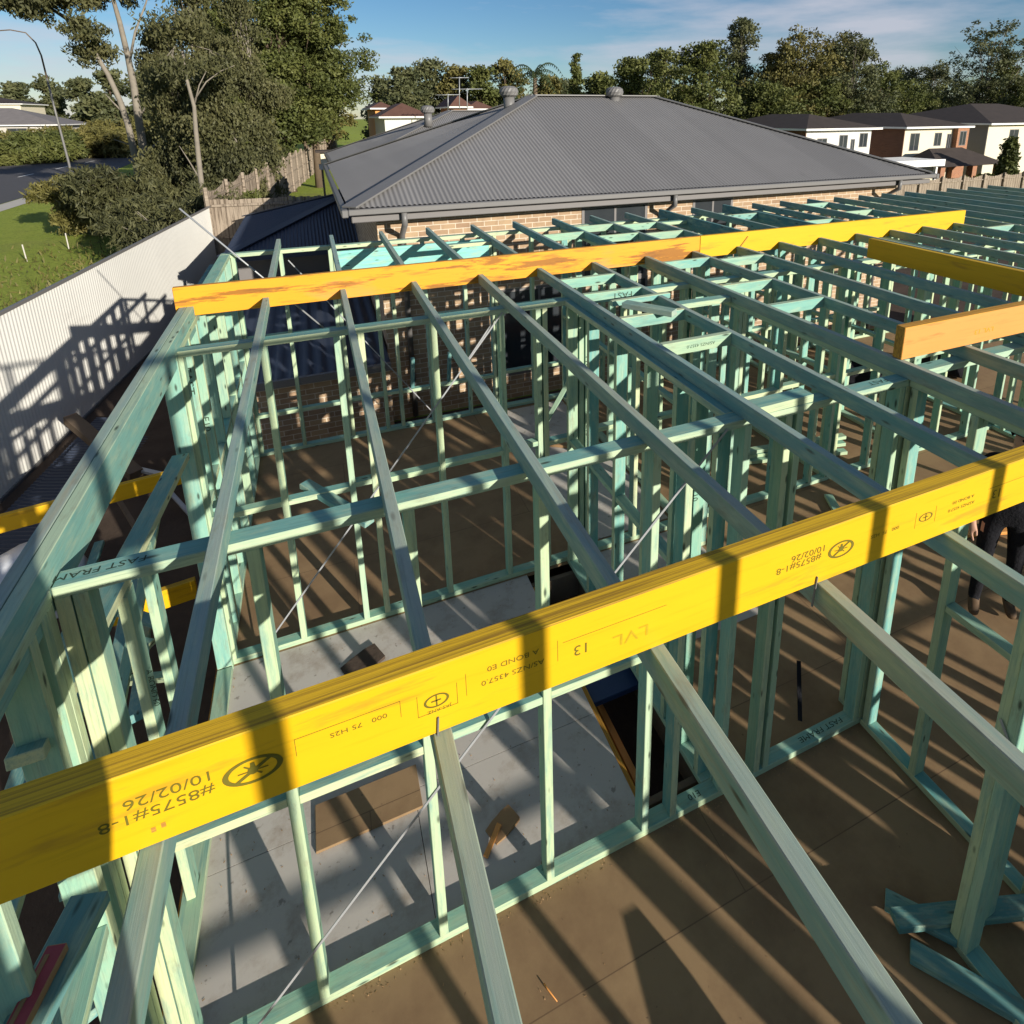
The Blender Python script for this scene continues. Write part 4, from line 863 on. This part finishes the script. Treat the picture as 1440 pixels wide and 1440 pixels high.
def person(lab, x, y, z0, rz, h=1.76, bend=0.0, arms='down', hat=True):
    t = empty('person', (x, y, z0), lab, 'person'); t.rotation_euler.z = rz; k = h/1.76
    J = {'pel': ((0, 0, .95), (.15, .11)), 'bel': ((0, .01, 1.10), (.145, .105)), 'che': ((0, .0, 1.30), (.165, .115)), 'nec': ((0, .0, 1.47), .062), 'hd0': ((0, .02, 1.57), .075), 'hd1': ((0, .02, 1.68), .085)}
    E_ = [('pel', 'bel'), ('bel', 'che'), ('che', 'nec'), ('nec', 'hd0'), ('hd0', 'hd1')]
    for s, n in ((-1, 'l'), (1, 'r')):
        J['hip'+n] = ((.095*s, 0, .88), .095); J['kne'+n] = ((.115*s, .03*(1 if s > 0 else -1)+.02, .49), .062); J['ank'+n] = ((.125*s, .04*(1 if s > 0 else -1), .10), .045); J['toe'+n] = ((.14*s, .04*(1 if s > 0 else -1)+.16, .045), .042)
        E_ += [('pel', 'hip'+n), ('hip'+n, 'kne'+n), ('kne'+n, 'ank'+n), ('ank'+n, 'toe'+n)]
        J['sho'+n] = ((.19*s, 0, 1.40), .062); 
        if arms == 'down': el, wr, ha = (.25*s, -.02, 1.13), (.25*s, .10, .90), (.245*s, .14, .80)
        else: el, wr, ha = (.24*s, .10, 1.16), (.12*s, .34, 1.30), (.08*s, .40, 1.36)
        J['elb'+n] = (el, .045); J['wri'+n] = (wr, .03); J['han'+n] = (ha, .034)
        E_ += [('che', 'sho'+n), ('sho'+n, 'elb'+n), ('elb'+n, 'wri'+n), ('wri'+n, 'han'+n)]
        wv = Vector(ha)-Vector(wr); wv.normalize()
        for i in range(4):
            off = Vector((0, (i-1.5)*.018, 0)) if arms == 'down' else Vector(((i-1.5)*.018, 0, 0))
            p1 = Vector(ha)+wv*.035+off; p2 = p1+wv*(.045+.008*(i in (1, 2)))+Vector((-.012*s, 0, 0)); 
            J[f'f{i}a'+n] = (tuple(p1), .0095); J[f'f{i}b'+n] = (tuple(p2), .008); E_ += [('han'+n, f'f{i}a'+n), (f'f{i}a'+n, f'f{i}b'+n)]
        th = Vector(ha)+Vector((-.03*s, .03, .0)); J['tha'+n] = (tuple(th), .010); J['thb'+n] = (tuple(th+wv*.035), .009); E_ += [('han'+n, 'tha'+n), ('tha'+n, 'thb'+n)]
    if bend:
        cb, sb = math.cos(bend), math.sin(bend)
        for q in J:
            (px, py, pz), r = J[q]
            if pz > .97 or q[:3] in ('sho', 'elb', 'wri', 'han') or q[0] == 'f' or q[:2] == 'th':
                dz = pz-.95; J[q] = ((px, py*cb+dz*sb, .95+dz*cb-py*sb), r)
    J = {q: ((v[0][0]*k, v[0][1]*k, v[0][2]*k), (tuple(u*k for u in v[1]) if isinstance(v[1], tuple) else v[1]*k)) for q, v in J.items()}
    me = skin_person('body', J, E_, 'pel', None, t)
    for m_ in (M_black, M_skin, M_boot): me.materials.append(m_)
    hd = Vector(J['hd0'][0]); hands = [Vector(J['hanl'][0]), Vector(J['hanr'][0])]
    for p in me.polygons:
        c = p.center
        if (c-hd).length < .22*k and c.z > J['nec'][0][2]-.01: p.material_index = 1
        elif min((c-hh).length for hh in hands) < .12: p.material_index = 1
        elif c.z < .12*k: p.material_index = 2
    link('body', me, t)
    # hair / cap, nose, eyes
    h1 = Vector(J['hd1'][0]); bm = bmesh.new(); bmesh.ops.create_uvsphere(bm, u_segments=16, v_segments=10, radius=.108*k)
    bmesh.ops.delete(bm, geom=[v for v in bm.verts if v.co.z < -.02*k and v.co.y > -.03*k or v.co.z < -.07*k], context='VERTS')
    me = mesh_from(bm, 'hair', M_hair, True); link('hair', me, t, tuple(h1+Vector((0, -.008, .0))))
    bm = bmesh.new(); bmesh.ops.create_cone(bm, segments=8, radius1=.017, radius2=.006, depth=.05, cap_ends=True); link('nose', mesh_from(bm, 'nose', M_skin), t, tuple(Vector(J['hd0'][0])+Vector((0, .082*k, .045))), (-.5, 0, 0))
    for s in (-1, 1):
        bm = bmesh.new(); bmesh.ops.create_uvsphere(bm, u_segments=8, v_segments=6, radius=.011); link('eye', mesh_from(bm, 'eye', M_black), t, tuple(Vector(J['hd0'][0])+Vector((.03*s*k, .074*k, .07*k))))
    return t
person('person in black clothes standing in the room under the right end of the foreground beam', 5.02, 2.56, .0, 2.3, 1.82, .10)
person('person in black standing on a low trestle plank under the camera', -.03, -.17, 2.40, math.pi/2, 1.73)
o = bar('scaffold_plank', (-.40, -.17, 2.375), .52, .23, .04, 'X', M_tan); tag(o, 'scaffold plank between two joists below the camera', 'plank')
prof = [(1.25, .002), (1.615, .40), (1.86, .53), (1.95, .53), (1.94, .48), (1.92, .42), (1.88, .35), (1.85, .002)]  # outline shaped from the floor shadow it has to throw; added out of view
n = len(prof); o = poly_obj('shadow_caster', [(x, .30, z) for x, z in prof]+[(x, .12, z) for x, z in prof], [tuple(range(n)), tuple(range(2*n-1, n-1, -1))]+[(i, n+i, n+(i+1) % n, (i+1) % n) for i in range(n)], M_black); tag(o, 'black slab out of view, added for the shadow it throws on the floor', 'shadow caster')

# ------------------------------------------------------------------ vegetation
def leaf_mesh(name, cents, size, m, droop=0.0, aspect=1.8, spread=None):
    n = len(cents); nrm = rng.normal(size=(n, 3)); nrm /= np.linalg.norm(nrm, axis=1)[:, None]
    ax = rng.normal(size=(n, 3)); ax[:, 2] = ax[:, 2]*(1-droop)-droop*2.2
    ax /= np.linalg.norm(ax, axis=1)[:, None]
    sd = np.cross(nrm, ax); sd /= np.linalg.norm(sd, axis=1)[:, None]+1e-9
    s = size*rng.uniform(.6, 1.35, n)[:, None]
    a = ax*s*aspect/2; b = sd*s/2
    V = np.stack([cents-a, cents+b*.9, cents+a, cents-b*.9], 1).reshape(-1, 3)
    me = bpy.data.meshes.new(name); me.vertices.add(4*n); me.vertices.foreach_set('co', V.astype(np.float32).ravel())
    me.loops.add(4*n); me.loops.foreach_set('vertex_index', np.arange(4*n, dtype=np.int32))
    me.polygons.add(n); me.polygons.foreach_set('loop_start', np.arange(0, 4*n, 4, dtype=np.int32)); me.polygons.foreach_set('loop_total', np.full(n, 4, dtype=np.int32))
    me.update(); me.validate(); me.materials.append(m); return me
def clumps(blobs, per_m3=1.0, nclump=60, nleaf=60, cr=.6, shell=.55):
    """blobs: (centre, (rx,ry,rz)); leaf clumps placed through the outer part of each ellipsoid"""
    out = []; vol = np.array([b[1][0]*b[1][1]*b[1][2] for b in blobs])**(2/3); share = vol/vol.sum()
    for (c, r), sh in zip(blobs, share):
        k = max(3, int(nclump*sh)); d = rng.normal(size=(k, 3)); d /= np.linalg.norm(d, axis=1)[:, None]
        rad = shell+(1.05-shell)*rng.random((k, 1))**.7; cc = np.array(c)+d*rad*np.array(r)
        sz = cr*rng.uniform(.55, 1.4, k)
        for j in range(k):
            m_ = max(6, int(nleaf*(sz[j]/cr)**1.5)); p = rng.normal(size=(m_, 3)); p *= (rng.random((m_, 1))**.5)/np.linalg.norm(p, axis=1)[:, None]
            out.append(cc[j]+p*sz[j]*np.array([1, 1, .62]))
    return np.concatenate(out)
TREES = 'trees around the site'
def tree(name, lab, base, trunk, blobs, m, bark, nclump=80, nleaf=60, cr=.6, size=.16, droop=.2, limbs=(), shell=.5, cat='tree', aspect=1.8, group=TREES):
    t = empty(name, base, lab, cat, group)
    bm = bmesh.new()
    pts, rads = trunk; tube(bm, pts, rads, 9)
    for l, r in limbs: tube(bm, l, r, 6)
    top = Vector(pts[-1])
    for c, r in blobs:       # limbs into every mass of leaves
        st = Vector(pts[max(1, len(pts)-2)]); c = Vector(c); mid = st.lerp(c, .55)+Vector((random.uniform(-.3, .3), random.uniform(-.3, .3), .25))
        tube(bm, [tuple(st), tuple(mid), tuple(c)], [rads[-1]*.8, rads[-1]*.45, rads[-1]*.15], 5)
        for _ in range(3):
            e = c+Vector((random.uniform(-.7, .7)*r[0], random.uniform(-.7, .7)*r[1], random.uniform(-.2, .8)*r[2])); tube(bm, [tuple(mid), tuple(e)], [rads[-1]*.35, rads[-1]*.08], 4)
    bmesh.ops.recalc_face_normals(bm, faces=bm.faces)
    me = mesh_from(bm, 'trunk', bark); me.transform(Matrix.Translation(-Vector(base))); link('trunk', me, t)
    cents = clumps(blobs, nclump=nclump, nleaf=nleaf, cr=cr, shell=shell)-np.array(base)
    link('crown', leaf_mesh('crown', cents, size, m, droop, aspect), t)
    return t
def round_tree(name, lab, px, ytop, ybase_z, Y, wpx, m, bark=M_bark2, nb=9, nclump=110, nleaf=50, cr=None, size=None, droop=.25, low=.25, seed=None, cat='tree', zb=None):
    """tree whose crown spans wpx pixels at distance Y and whose top sits at pixel row ytop"""
    rr = random.Random(seed if seed is not None else hash((px, ytop)) % 1000)
    top = ony(px, ytop, Y); x = top[0]; zb = gz(x, Y) if zb is None else zb; H = top[2]-zb
    w = abs(ony(px+wpx/2, 120, Y)[0]-ony(px-wpx/2, 120, Y)[0])/2
    z0 = zb+H*low; blobs = []
    for i in range(nb):
        f = (i+.5)/nb; zz = z0+(H*(1-low))*f*.9+.05*H; prof = (math.sin(math.pi*min(1, .18+f*.82))**.6)
        a = rr.uniform(0, 6.28); rad = w*.55*prof*rr.uniform(.4, 1)
        s = w*rr.uniform(.52, .74)*max(.55, prof)
        blobs.append(((x+rad*math.cos(a), Y+rad*math.sin(a), min(zz, top[2]-s*.55)), (s, s, s*.72)))
    blobs.append(((x, Y, top[2]-w*.30), (w*.42, w*.42, w*.30)))
    cr = cr or max(.28, w*.17); size = size or max(.10, Y*.0042)
    tr = max(.09, H*.014)
    trunk = ([(x, Y, zb-.1), (x+.1, Y, zb+H*.3), (x-.05, Y, zb+H*.6)], [tr*1.3, tr, tr*.6])
    return tree(name, lab, (x, Y, zb), trunk, blobs, m, bark, nclump, nleaf, cr, size, droop)

# the big dense tree and its neighbours on the left
round_tree('dense_tree', 'huge dense dark green tree left of the grey roofs, the broadest crown in view', 412, -75, 0, 47, 190, LF_dark, nb=18, nclump=700, nleaf=90, cr=.62, size=.125, low=.24, seed=3)
round_tree('dense_tree', 'tall dense tree left of and behind the broadest crown', 360, -150, 0, 45, 150, LF_dark, nb=16, nclump=560, nleaf=85, cr=.7, size=.135, low=.12, seed=5)
round_tree('dense_tree', 'rounded dark tree on the right flank of the broadest crown', 412, 58, 0, 64, 175, LF_olive, nb=10, nclump=330, nleaf=70, cr=.7, size=.17, low=.2, seed=8)
round_tree('dense_tree', 'small dark tree behind the paling fence below the broadest crown', 330, 140, 0, 33, 80, LF_dark, nb=6, nclump=130, nleaf=60, cr=.42, size=.13, low=.2, seed=12)
round_tree('dense_tree', 'olive tree filling the gap below the tall dense tree', 334, 120, 0, 37, 95, LF_olive, nb=6, nclump=130, nleaf=60, cr=.5, size=.14, low=.15, seed=13)
# feathery she-oaks
for i, (px, yt, Y, w, lb) in enumerate([(262, -40, 34, 105, 'feathery grey green tree behind the pale bare trunk, tallest of its kind'), (330, -10, 33, 95, 'feathery tree between the pale bare trunk and the tall dense tree'), (235, 95, 31, 90, 'feathery tree behind the twin pale gum trunks'), (300, 90, 29, 85, 'feathery low tree around the pale bare trunk')]):
    round_tree('feathery_tree', lb, px, yt, 0, Y, w, LF_cas, M_bark, nb=12, nclump=330, nleaf=90, cr=.6, size=.085, droop=.8, low=.08, seed=20+i)
for i, (px, yt, Y, w, lb) in enumerate([(222, 40, 50, 95, 'dark feathery tree filling the gap right behind the gum trunks'), (298, -70, 49, 120, 'tall dark feathery tree behind the pale bare trunk')]):
    round_tree('feathery_tree', lb, px, yt, 0, Y, w, LF_dark if i else LF_cas, M_bark2, nb=13, nclump=420, nleaf=80, cr=.75, size=.13, droop=.7, low=.06, seed=130+i)
# gums with pale trunks
def gum(lab, path, Y, r0, blobs_px, nclump=60, limbs_px=(), m=LF_cas):
    pts = [ony(x, y, Y) for x, y in path]; n = len(pts); zb = gz(pts[0][0], Y); pts[0] = (pts[0][0], Y, zb-.1)
    rads = [r0*(1-.72*i/(n-1)) for i in range(n)]
    blobs = []
    for x, y, w in blobs_px:
        c = ony(x, y, Y+random.uniform(-1.5, 1.5)); s = w*Y/847; blobs.append((c, (s, s, s*.6)))
    limbs = []
    for lp in limbs_px:
        q = [ony(x, y, Y) for x, y in lp]; limbs.append((q, [r0*.32*(1-.7*i/(len(q)-1)) for i in range(len(q))]))
    return tree('gum_tree', lab, (pts[0][0], Y, zb), (pts, rads), blobs, m, M_bark, nclump*2, 46, .55, Y*.0026, .55, limbs, .3, 'tree', 2.6)
gum('pale straight gum trunk rising from bushes at the left, right one of a pair', [(214, 282), (207, 240), (196, 175), (188, 120), (180, 80), (168, 30), (158, -5), (150, -60)], 42, .25,
    [(150, -20, 38), (110, -30, 40), (190, -40, 40), (230, -30, 45)], 110, [[(182, 88), (190, 45), (205, 5), (215, -30)], [(196, 165), (205, 150), (212, 140)], [(207, 215), (222, 200), (233, 185)]])
gum('leaning pale gum trunk at the left, left one of the pair', [(197, 270), (190, 220), (180, 175), (168, 140), (152, 105), (138, 82), (110, 35), (60, 5), (20, -25)], 41, .19,
    [(135, 75, 22), (115, 40, 20), (40, 8, 26), (90, -10, 30), (10, -5, 20)], 80, [[(175, 160), (160, 145), (148, 132)], [(186, 205), (172, 200), (160, 196)]])
gum('slim pale bare tree beside the corner of the cream and paling fences', [(283, 285), (280, 230), (275, 180), (273, 150), (262, 110), (255, 60), (245, 10)], 26, .10,
    [(250, 40, 26), (310, 95, 20), (240, 95, 16)], 40, [[(274, 140), (290, 115), (310, 100), (330, 92)], [(274, 145), (280, 120), (290, 100)], [(280, 250), (265, 225), (252, 205)], [(262, 105), (240, 75), (222, 30)]], LF_cas)
# shrubs
def shrub(lab, px, py, Y, w, h, m, n=60, size=.08, droop=.5):
    zb = gz(*onz(px, py, -.8)[:2]) if False else -.8
    x = ony(px, py, Y)[0]; s = w*Y/847/2; hh = h*Y/847
    t = empty('shrub', (x, Y, zb), lab, 'shrub', 'shrubs behind the fences')
    bm = bmesh.new()
    for k in range(9):
        a = k*.7; e = (math.cos(a)*s*.7, math.sin(a)*s*.7, hh*(.6+.3*random.random())); tube(bm, [(0, 0, -.05), (e[0]*.4, e[1]*.4, e[2]*.6), e], [.035, .022, .008], 5)
    link('stem', mesh_from(bm, 'stem', M_bark), t)
    blobs = [((math.cos(a)*s*random.uniform(.25, .8), math.sin(a)*s*.55, hh*random.uniform(.2, .85)), (s*random.uniform(.2, .5), s*.4, hh*random.uniform(.14, .3))) for a in np.linspace(0, 6.28, 13)[:-1]]+[((0, 0, hh*.45), (s*.6, s*.5, hh*.36))]
    link('foliage', leaf_mesh('foliage', clumps(blobs, nclump=int(n*1.8), nleaf=80, cr=max(.25, s*.22), shell=.35), size*.72, m, droop, 4.0), t)
for i, (px, py, Y, w, h, m_, lb) in enumerate([
    (250, 330, 23, 150, 95, LF_cas, 'big feathery shrub leaning over the cream fence'), (175, 300, 30, 110, 85, LF_cas, 'grey green shrub at the foot of the twin gum trunks'),
    (330, 280, 25, 90, 75, LF_dark, 'dark shrub behind the corner of the cream fence'), (120, 285, 33, 80, 60, LF_olive, 'shrub at the foot of the street lamp'),
    (312, 245, 30, 85, 70, LF_dark, 'dark shrub behind the middle of the paling fence'), (300, 250, 30, 110, 90, LF_cas, 'shrub behind the pale bare tree'),
    (215, 290, 27, 90, 80, LF_cas, 'shrub in front of the twin gum trunks'),
    (368, 210, 45, 80, 60, LF_dark, 'shrub under the broadest tree, at the far end of the paling fence')]):
    shrub(lb, px, py, Y, w, h, m_, 120, max(.06, Y*.0032), .5)
for i, (px, Y, w, h, m_, lb) in enumerate([(15, 92, 95, 26, LF_olive, 'roadside thicket at the left margin across the road'), (65, 90, 90, 28, LF_dark, 'roadside thicket left of the lamp pole'),
                               (125, 96, 90, 30, LF_olive, 'roadside thicket right of the lamp pole'), (185, 100, 90, 34, LF_olive, 'roadside thicket behind the twin gum trunks'), (-30, 85, 90, 26, LF_dark, 'roadside thicket running out of the left margin')]):
    shrub(lb, px, 200, Y, w, h, m_, 160, .30, .3)
# dead stakes in the lawn
for px, py, lb in ((97, 350, 'white stake in the lawn near the cream fence, left one'), (84, 322, 'white stake in the lawn, far one'), (38, 368, 'white stake in the lawn, nearest one')):
    q = onz(px, py, -.79); o = bar('stake', q, .62, .035, .02, (random.uniform(-.1, .1), .05, 1), M_conc); tag(o, lb, 'stake', 'stakes in the lawn')
# distance
far = [(20, 118, 150, 60), (65, 110, 160, 70), (110, 110, 150, 60), (150, 100, 140, 60), (-25, 112, 150, 70), (195, 104, 130, 60), (235, 110, 128, 50)]
for i, (px, yt, Y, w) in enumerate(far):
    lb = ['far tree on the left skyline above the grey roofed house', 'far tree left of the lamp arm on the skyline', 'far tree right of the lamp pole on the skyline', 'far tree seen left of the leaning gum', 'far tree leaving the left margin', 'far tree between the two gum trunks', 'far tree right of the gum trunks'][i]
    round_tree('far_tree', lb, px, yt, 0, Y, w, LF_far, nb=7, nclump=150, nleaf=45, cr=1.3, size=.45, low=.02, seed=40+i)
mid = [(566, 96, 80, 60, LF_far, 'far tree at the left end of the central tree row'), (602, 84, 84, 62, LF_far, 'tallest tree of the central row, above the aerials'), (640, 92, 82, 50, LF_olive, 'tree above the aerial masts'), (676, 94, 78, 44, LF_dark, 'green tree right of the aerial masts'),
       (712, 84, 80, 62, LF_olive, 'rounded tree left of the palm'), (772, 108, 70, 50, LF_olive, 'low tree behind the palm'), (842, 105, 66, 52, LF_dark, 'low dark tree right of the narrow conifer'), (535, 112, 90, 40, LF_far, 'small far tree beside the broadest crown'), (790, 112, 90, 60, LF_far, 'small tree between palm and conifer')]
for i, (px, yt, Y, w, m_, lb) in enumerate(mid):
    round_tree('leafy_tree', lb, px, yt, 0, Y, w*1.35, m_, nb=10, nclump=260, nleaf=50, cr=.95, size=.26, low=.05, seed=60+i)
right = [(893, 82, 52, 66, LF_dark, 'dark tree right of the conifer, left end of the right hand trees'), (935, 66, 55, 76, LF_dark, 'dark tree behind the right vent'), (990, 54, 44, 92, LF_dark, 'big rounded green tree above the main grey ridge'),
         (1045, 26, 58, 62, LF_far, 'tall open gum right of the big rounded tree'), (1095, 75, 54, 66, LF_olive, 'olive tree left of the broad gum'), (1135, 46, 52, 98, LF_olive, 'broad olive gum above the white house'), (1180, 52, 56, 70, LF_olive, 'gum just right of the broad olive gum'), (1204, 50, 50, 76, LF_far, 'pointed gum above the white house roof'),
         (1243, 92, 56, 70, LF_dark, 'dark tree between the white and cream houses'), (1275, 96, 62, 56, LF_far, 'small gum above the cream house'), (1315, 90, 66, 44, LF_far, 'thin open gum above the cream house ridge'),
         (1350, 112, 60, 80, LF_dark, 'dark spreading tree behind the long dark roof'), (1404, 30, 52, 90, LF_far, 'tall gum at the right margin'), (1440, 80, 50, 80, LF_dark, 'dark tree leaving the right margin'), (1160, 105, 50, 90, LF_dark, 'low dark tree behind the white house'), (1080, 118, 48, 80, LF_dark, 'low dark tree behind the right end of the grey roof'), (1290, 128, 58, 90, LF_dark, 'low tree directly behind the cream house')]
for i, (px, yt, Y, w, m_, lb) in enumerate(right):
    round_tree('leafy_tree', lb, px, yt, 0, Y, w*1.3, m_, nb=13, nclump=420, nleaf=55, cr=.75, size=.17, low=.04, seed=80+i, bark=M_bark if m_ is LF_far else M_bark2)
# conifer, palm, cypress
def conifer(name, lab, px, yt, yb, Y, wpx, m, zb=None):
    top = ony(px, yt, Y); x = top[0]; zb = gz(x, Y) if zb is None else zb; H = top[2]-zb; w = wpx*Y/847/2
    blobs = [((x, Y, zb+H*f), (w*(1.02-f)**.7*1.15+.1, w*(1.02-f)**.7*1.15+.1, H*.06)) for f in np.linspace(.15, .97, 18)]
    tree(name, lab, (x, Y, zb), ([(x, Y, zb-.1), (x, Y, zb+H*.5), (x, Y, top[2]-.2)], [.2, .12, .03]), blobs, m, M_bark2, 420, 40, .34, .15, .1, (), .25)
conifer('conifer_tree', 'narrow dark conifer rising behind the main grey ridge', 810, 72, 140, 60, 40, LF_dark)
conifer('cypress_tree', 'small dark cypress beside the paling fence at the right', 1424, 196, 245, 26, 26, LF_dark)
Y = 42; top = ony(752, 104, Y); base = (top[0], Y, -1.2); t = empty('palm_tree', base, 'palm with drooping fronds behind the left end of the main grey ridge', 'tree')
tube_obj('trunk', [base, (top[0], Y, top[2]-1.5), top], [.22, .17, .13], M_bark2, t)
for k in range(13):
    a = k*2.399; up = .9-.07*k; Lf = 2.9; pts = []
    for j in range(9):
        s = j/8; pts.append(Vector((top[0]+math.cos(a)*Lf*s*(1-.25*up), Y+math.sin(a)*Lf*s*(1-.25*up), top[2]+Lf*(up*1.3*s-1.25*s*s))))
    bm = bmesh.new(); tube(bm, [tuple(q) for q in pts], [.03-.003*i for i in range(9)], 4)
    side = Vector((-math.sin(a), math.cos(a), 0))
    for j in range(1, 9):
        for sg in (-1, 1):
            for h in (0, .5):
                p = pts[j-1].lerp(pts[j], h); ln = .55*(1-.45*j/8); e = p+side*sg*ln*.75+Vector((0, 0, -ln*.6)); dv = (pts[j]-pts[j-1]).normalized()*.05
                bm.faces.new([bm.verts.new(q) for q in (p-dv, p+dv, e)])
    me = mesh_from(bm, 'frond', LF_palm); me.transform(Matrix.Translation(-Vector(base))); link('frond', me, t)
# dark hedge in front of the right houses
for i, (px, Y, w, lb) in enumerate([(1290, 27, 70, 'dark garden shrub under the cream house porch, left one'), (1345, 27, 70, 'dark garden shrub under the cream house porch, right one'), (1390, 28, 70, 'dark garden shrub left of the cypress'), (1240, 27.5, 60, 'dark garden shrub under the white pergola')]):
    x = ony(px, 240, Y)[0]; s = w*Y/847/2*1.5
    t = empty('shrub', (x, Y, gz(x, Y)), lb, 'shrub', 'garden shrubs by the two storey houses')
    blobs = [((math.cos(a)*s*.5, math.sin(a)*.5, .8), (s*.6, .8, .8)) for a in np.linspace(0, 6.28, 6)[:-1]]
    link('foliage', leaf_mesh('foliage', clumps(blobs, nclump=60, nleaf=60, cr=.35, shell=.3), .14, LF_dark, .3), t)
    tube_obj('stem', [(x, Y, gz(x, Y)-.1), (x, Y, gz(x, Y)+.9)], [.06, .03], M_bark2, t, 6)
# long grass tufts by the fence: nobody could count them
pts = []
for _ in range(9000):
    s = rng.uniform(-6, 22); off = -abs(rng.normal(0, 3.2))-.15; p = FP+FD*s+Vector((FD.y, -FD.x, 0))*off; pts.append((p.x, p.y, -.8+.12*rng.random()))
me = leaf_mesh('grass', np.array(pts), .05, LF_olive, -.8, 5); o = link('grass', me); tag(o, 'long rough grass along the outside of the cream fence', 'grass', None, 'stuff')
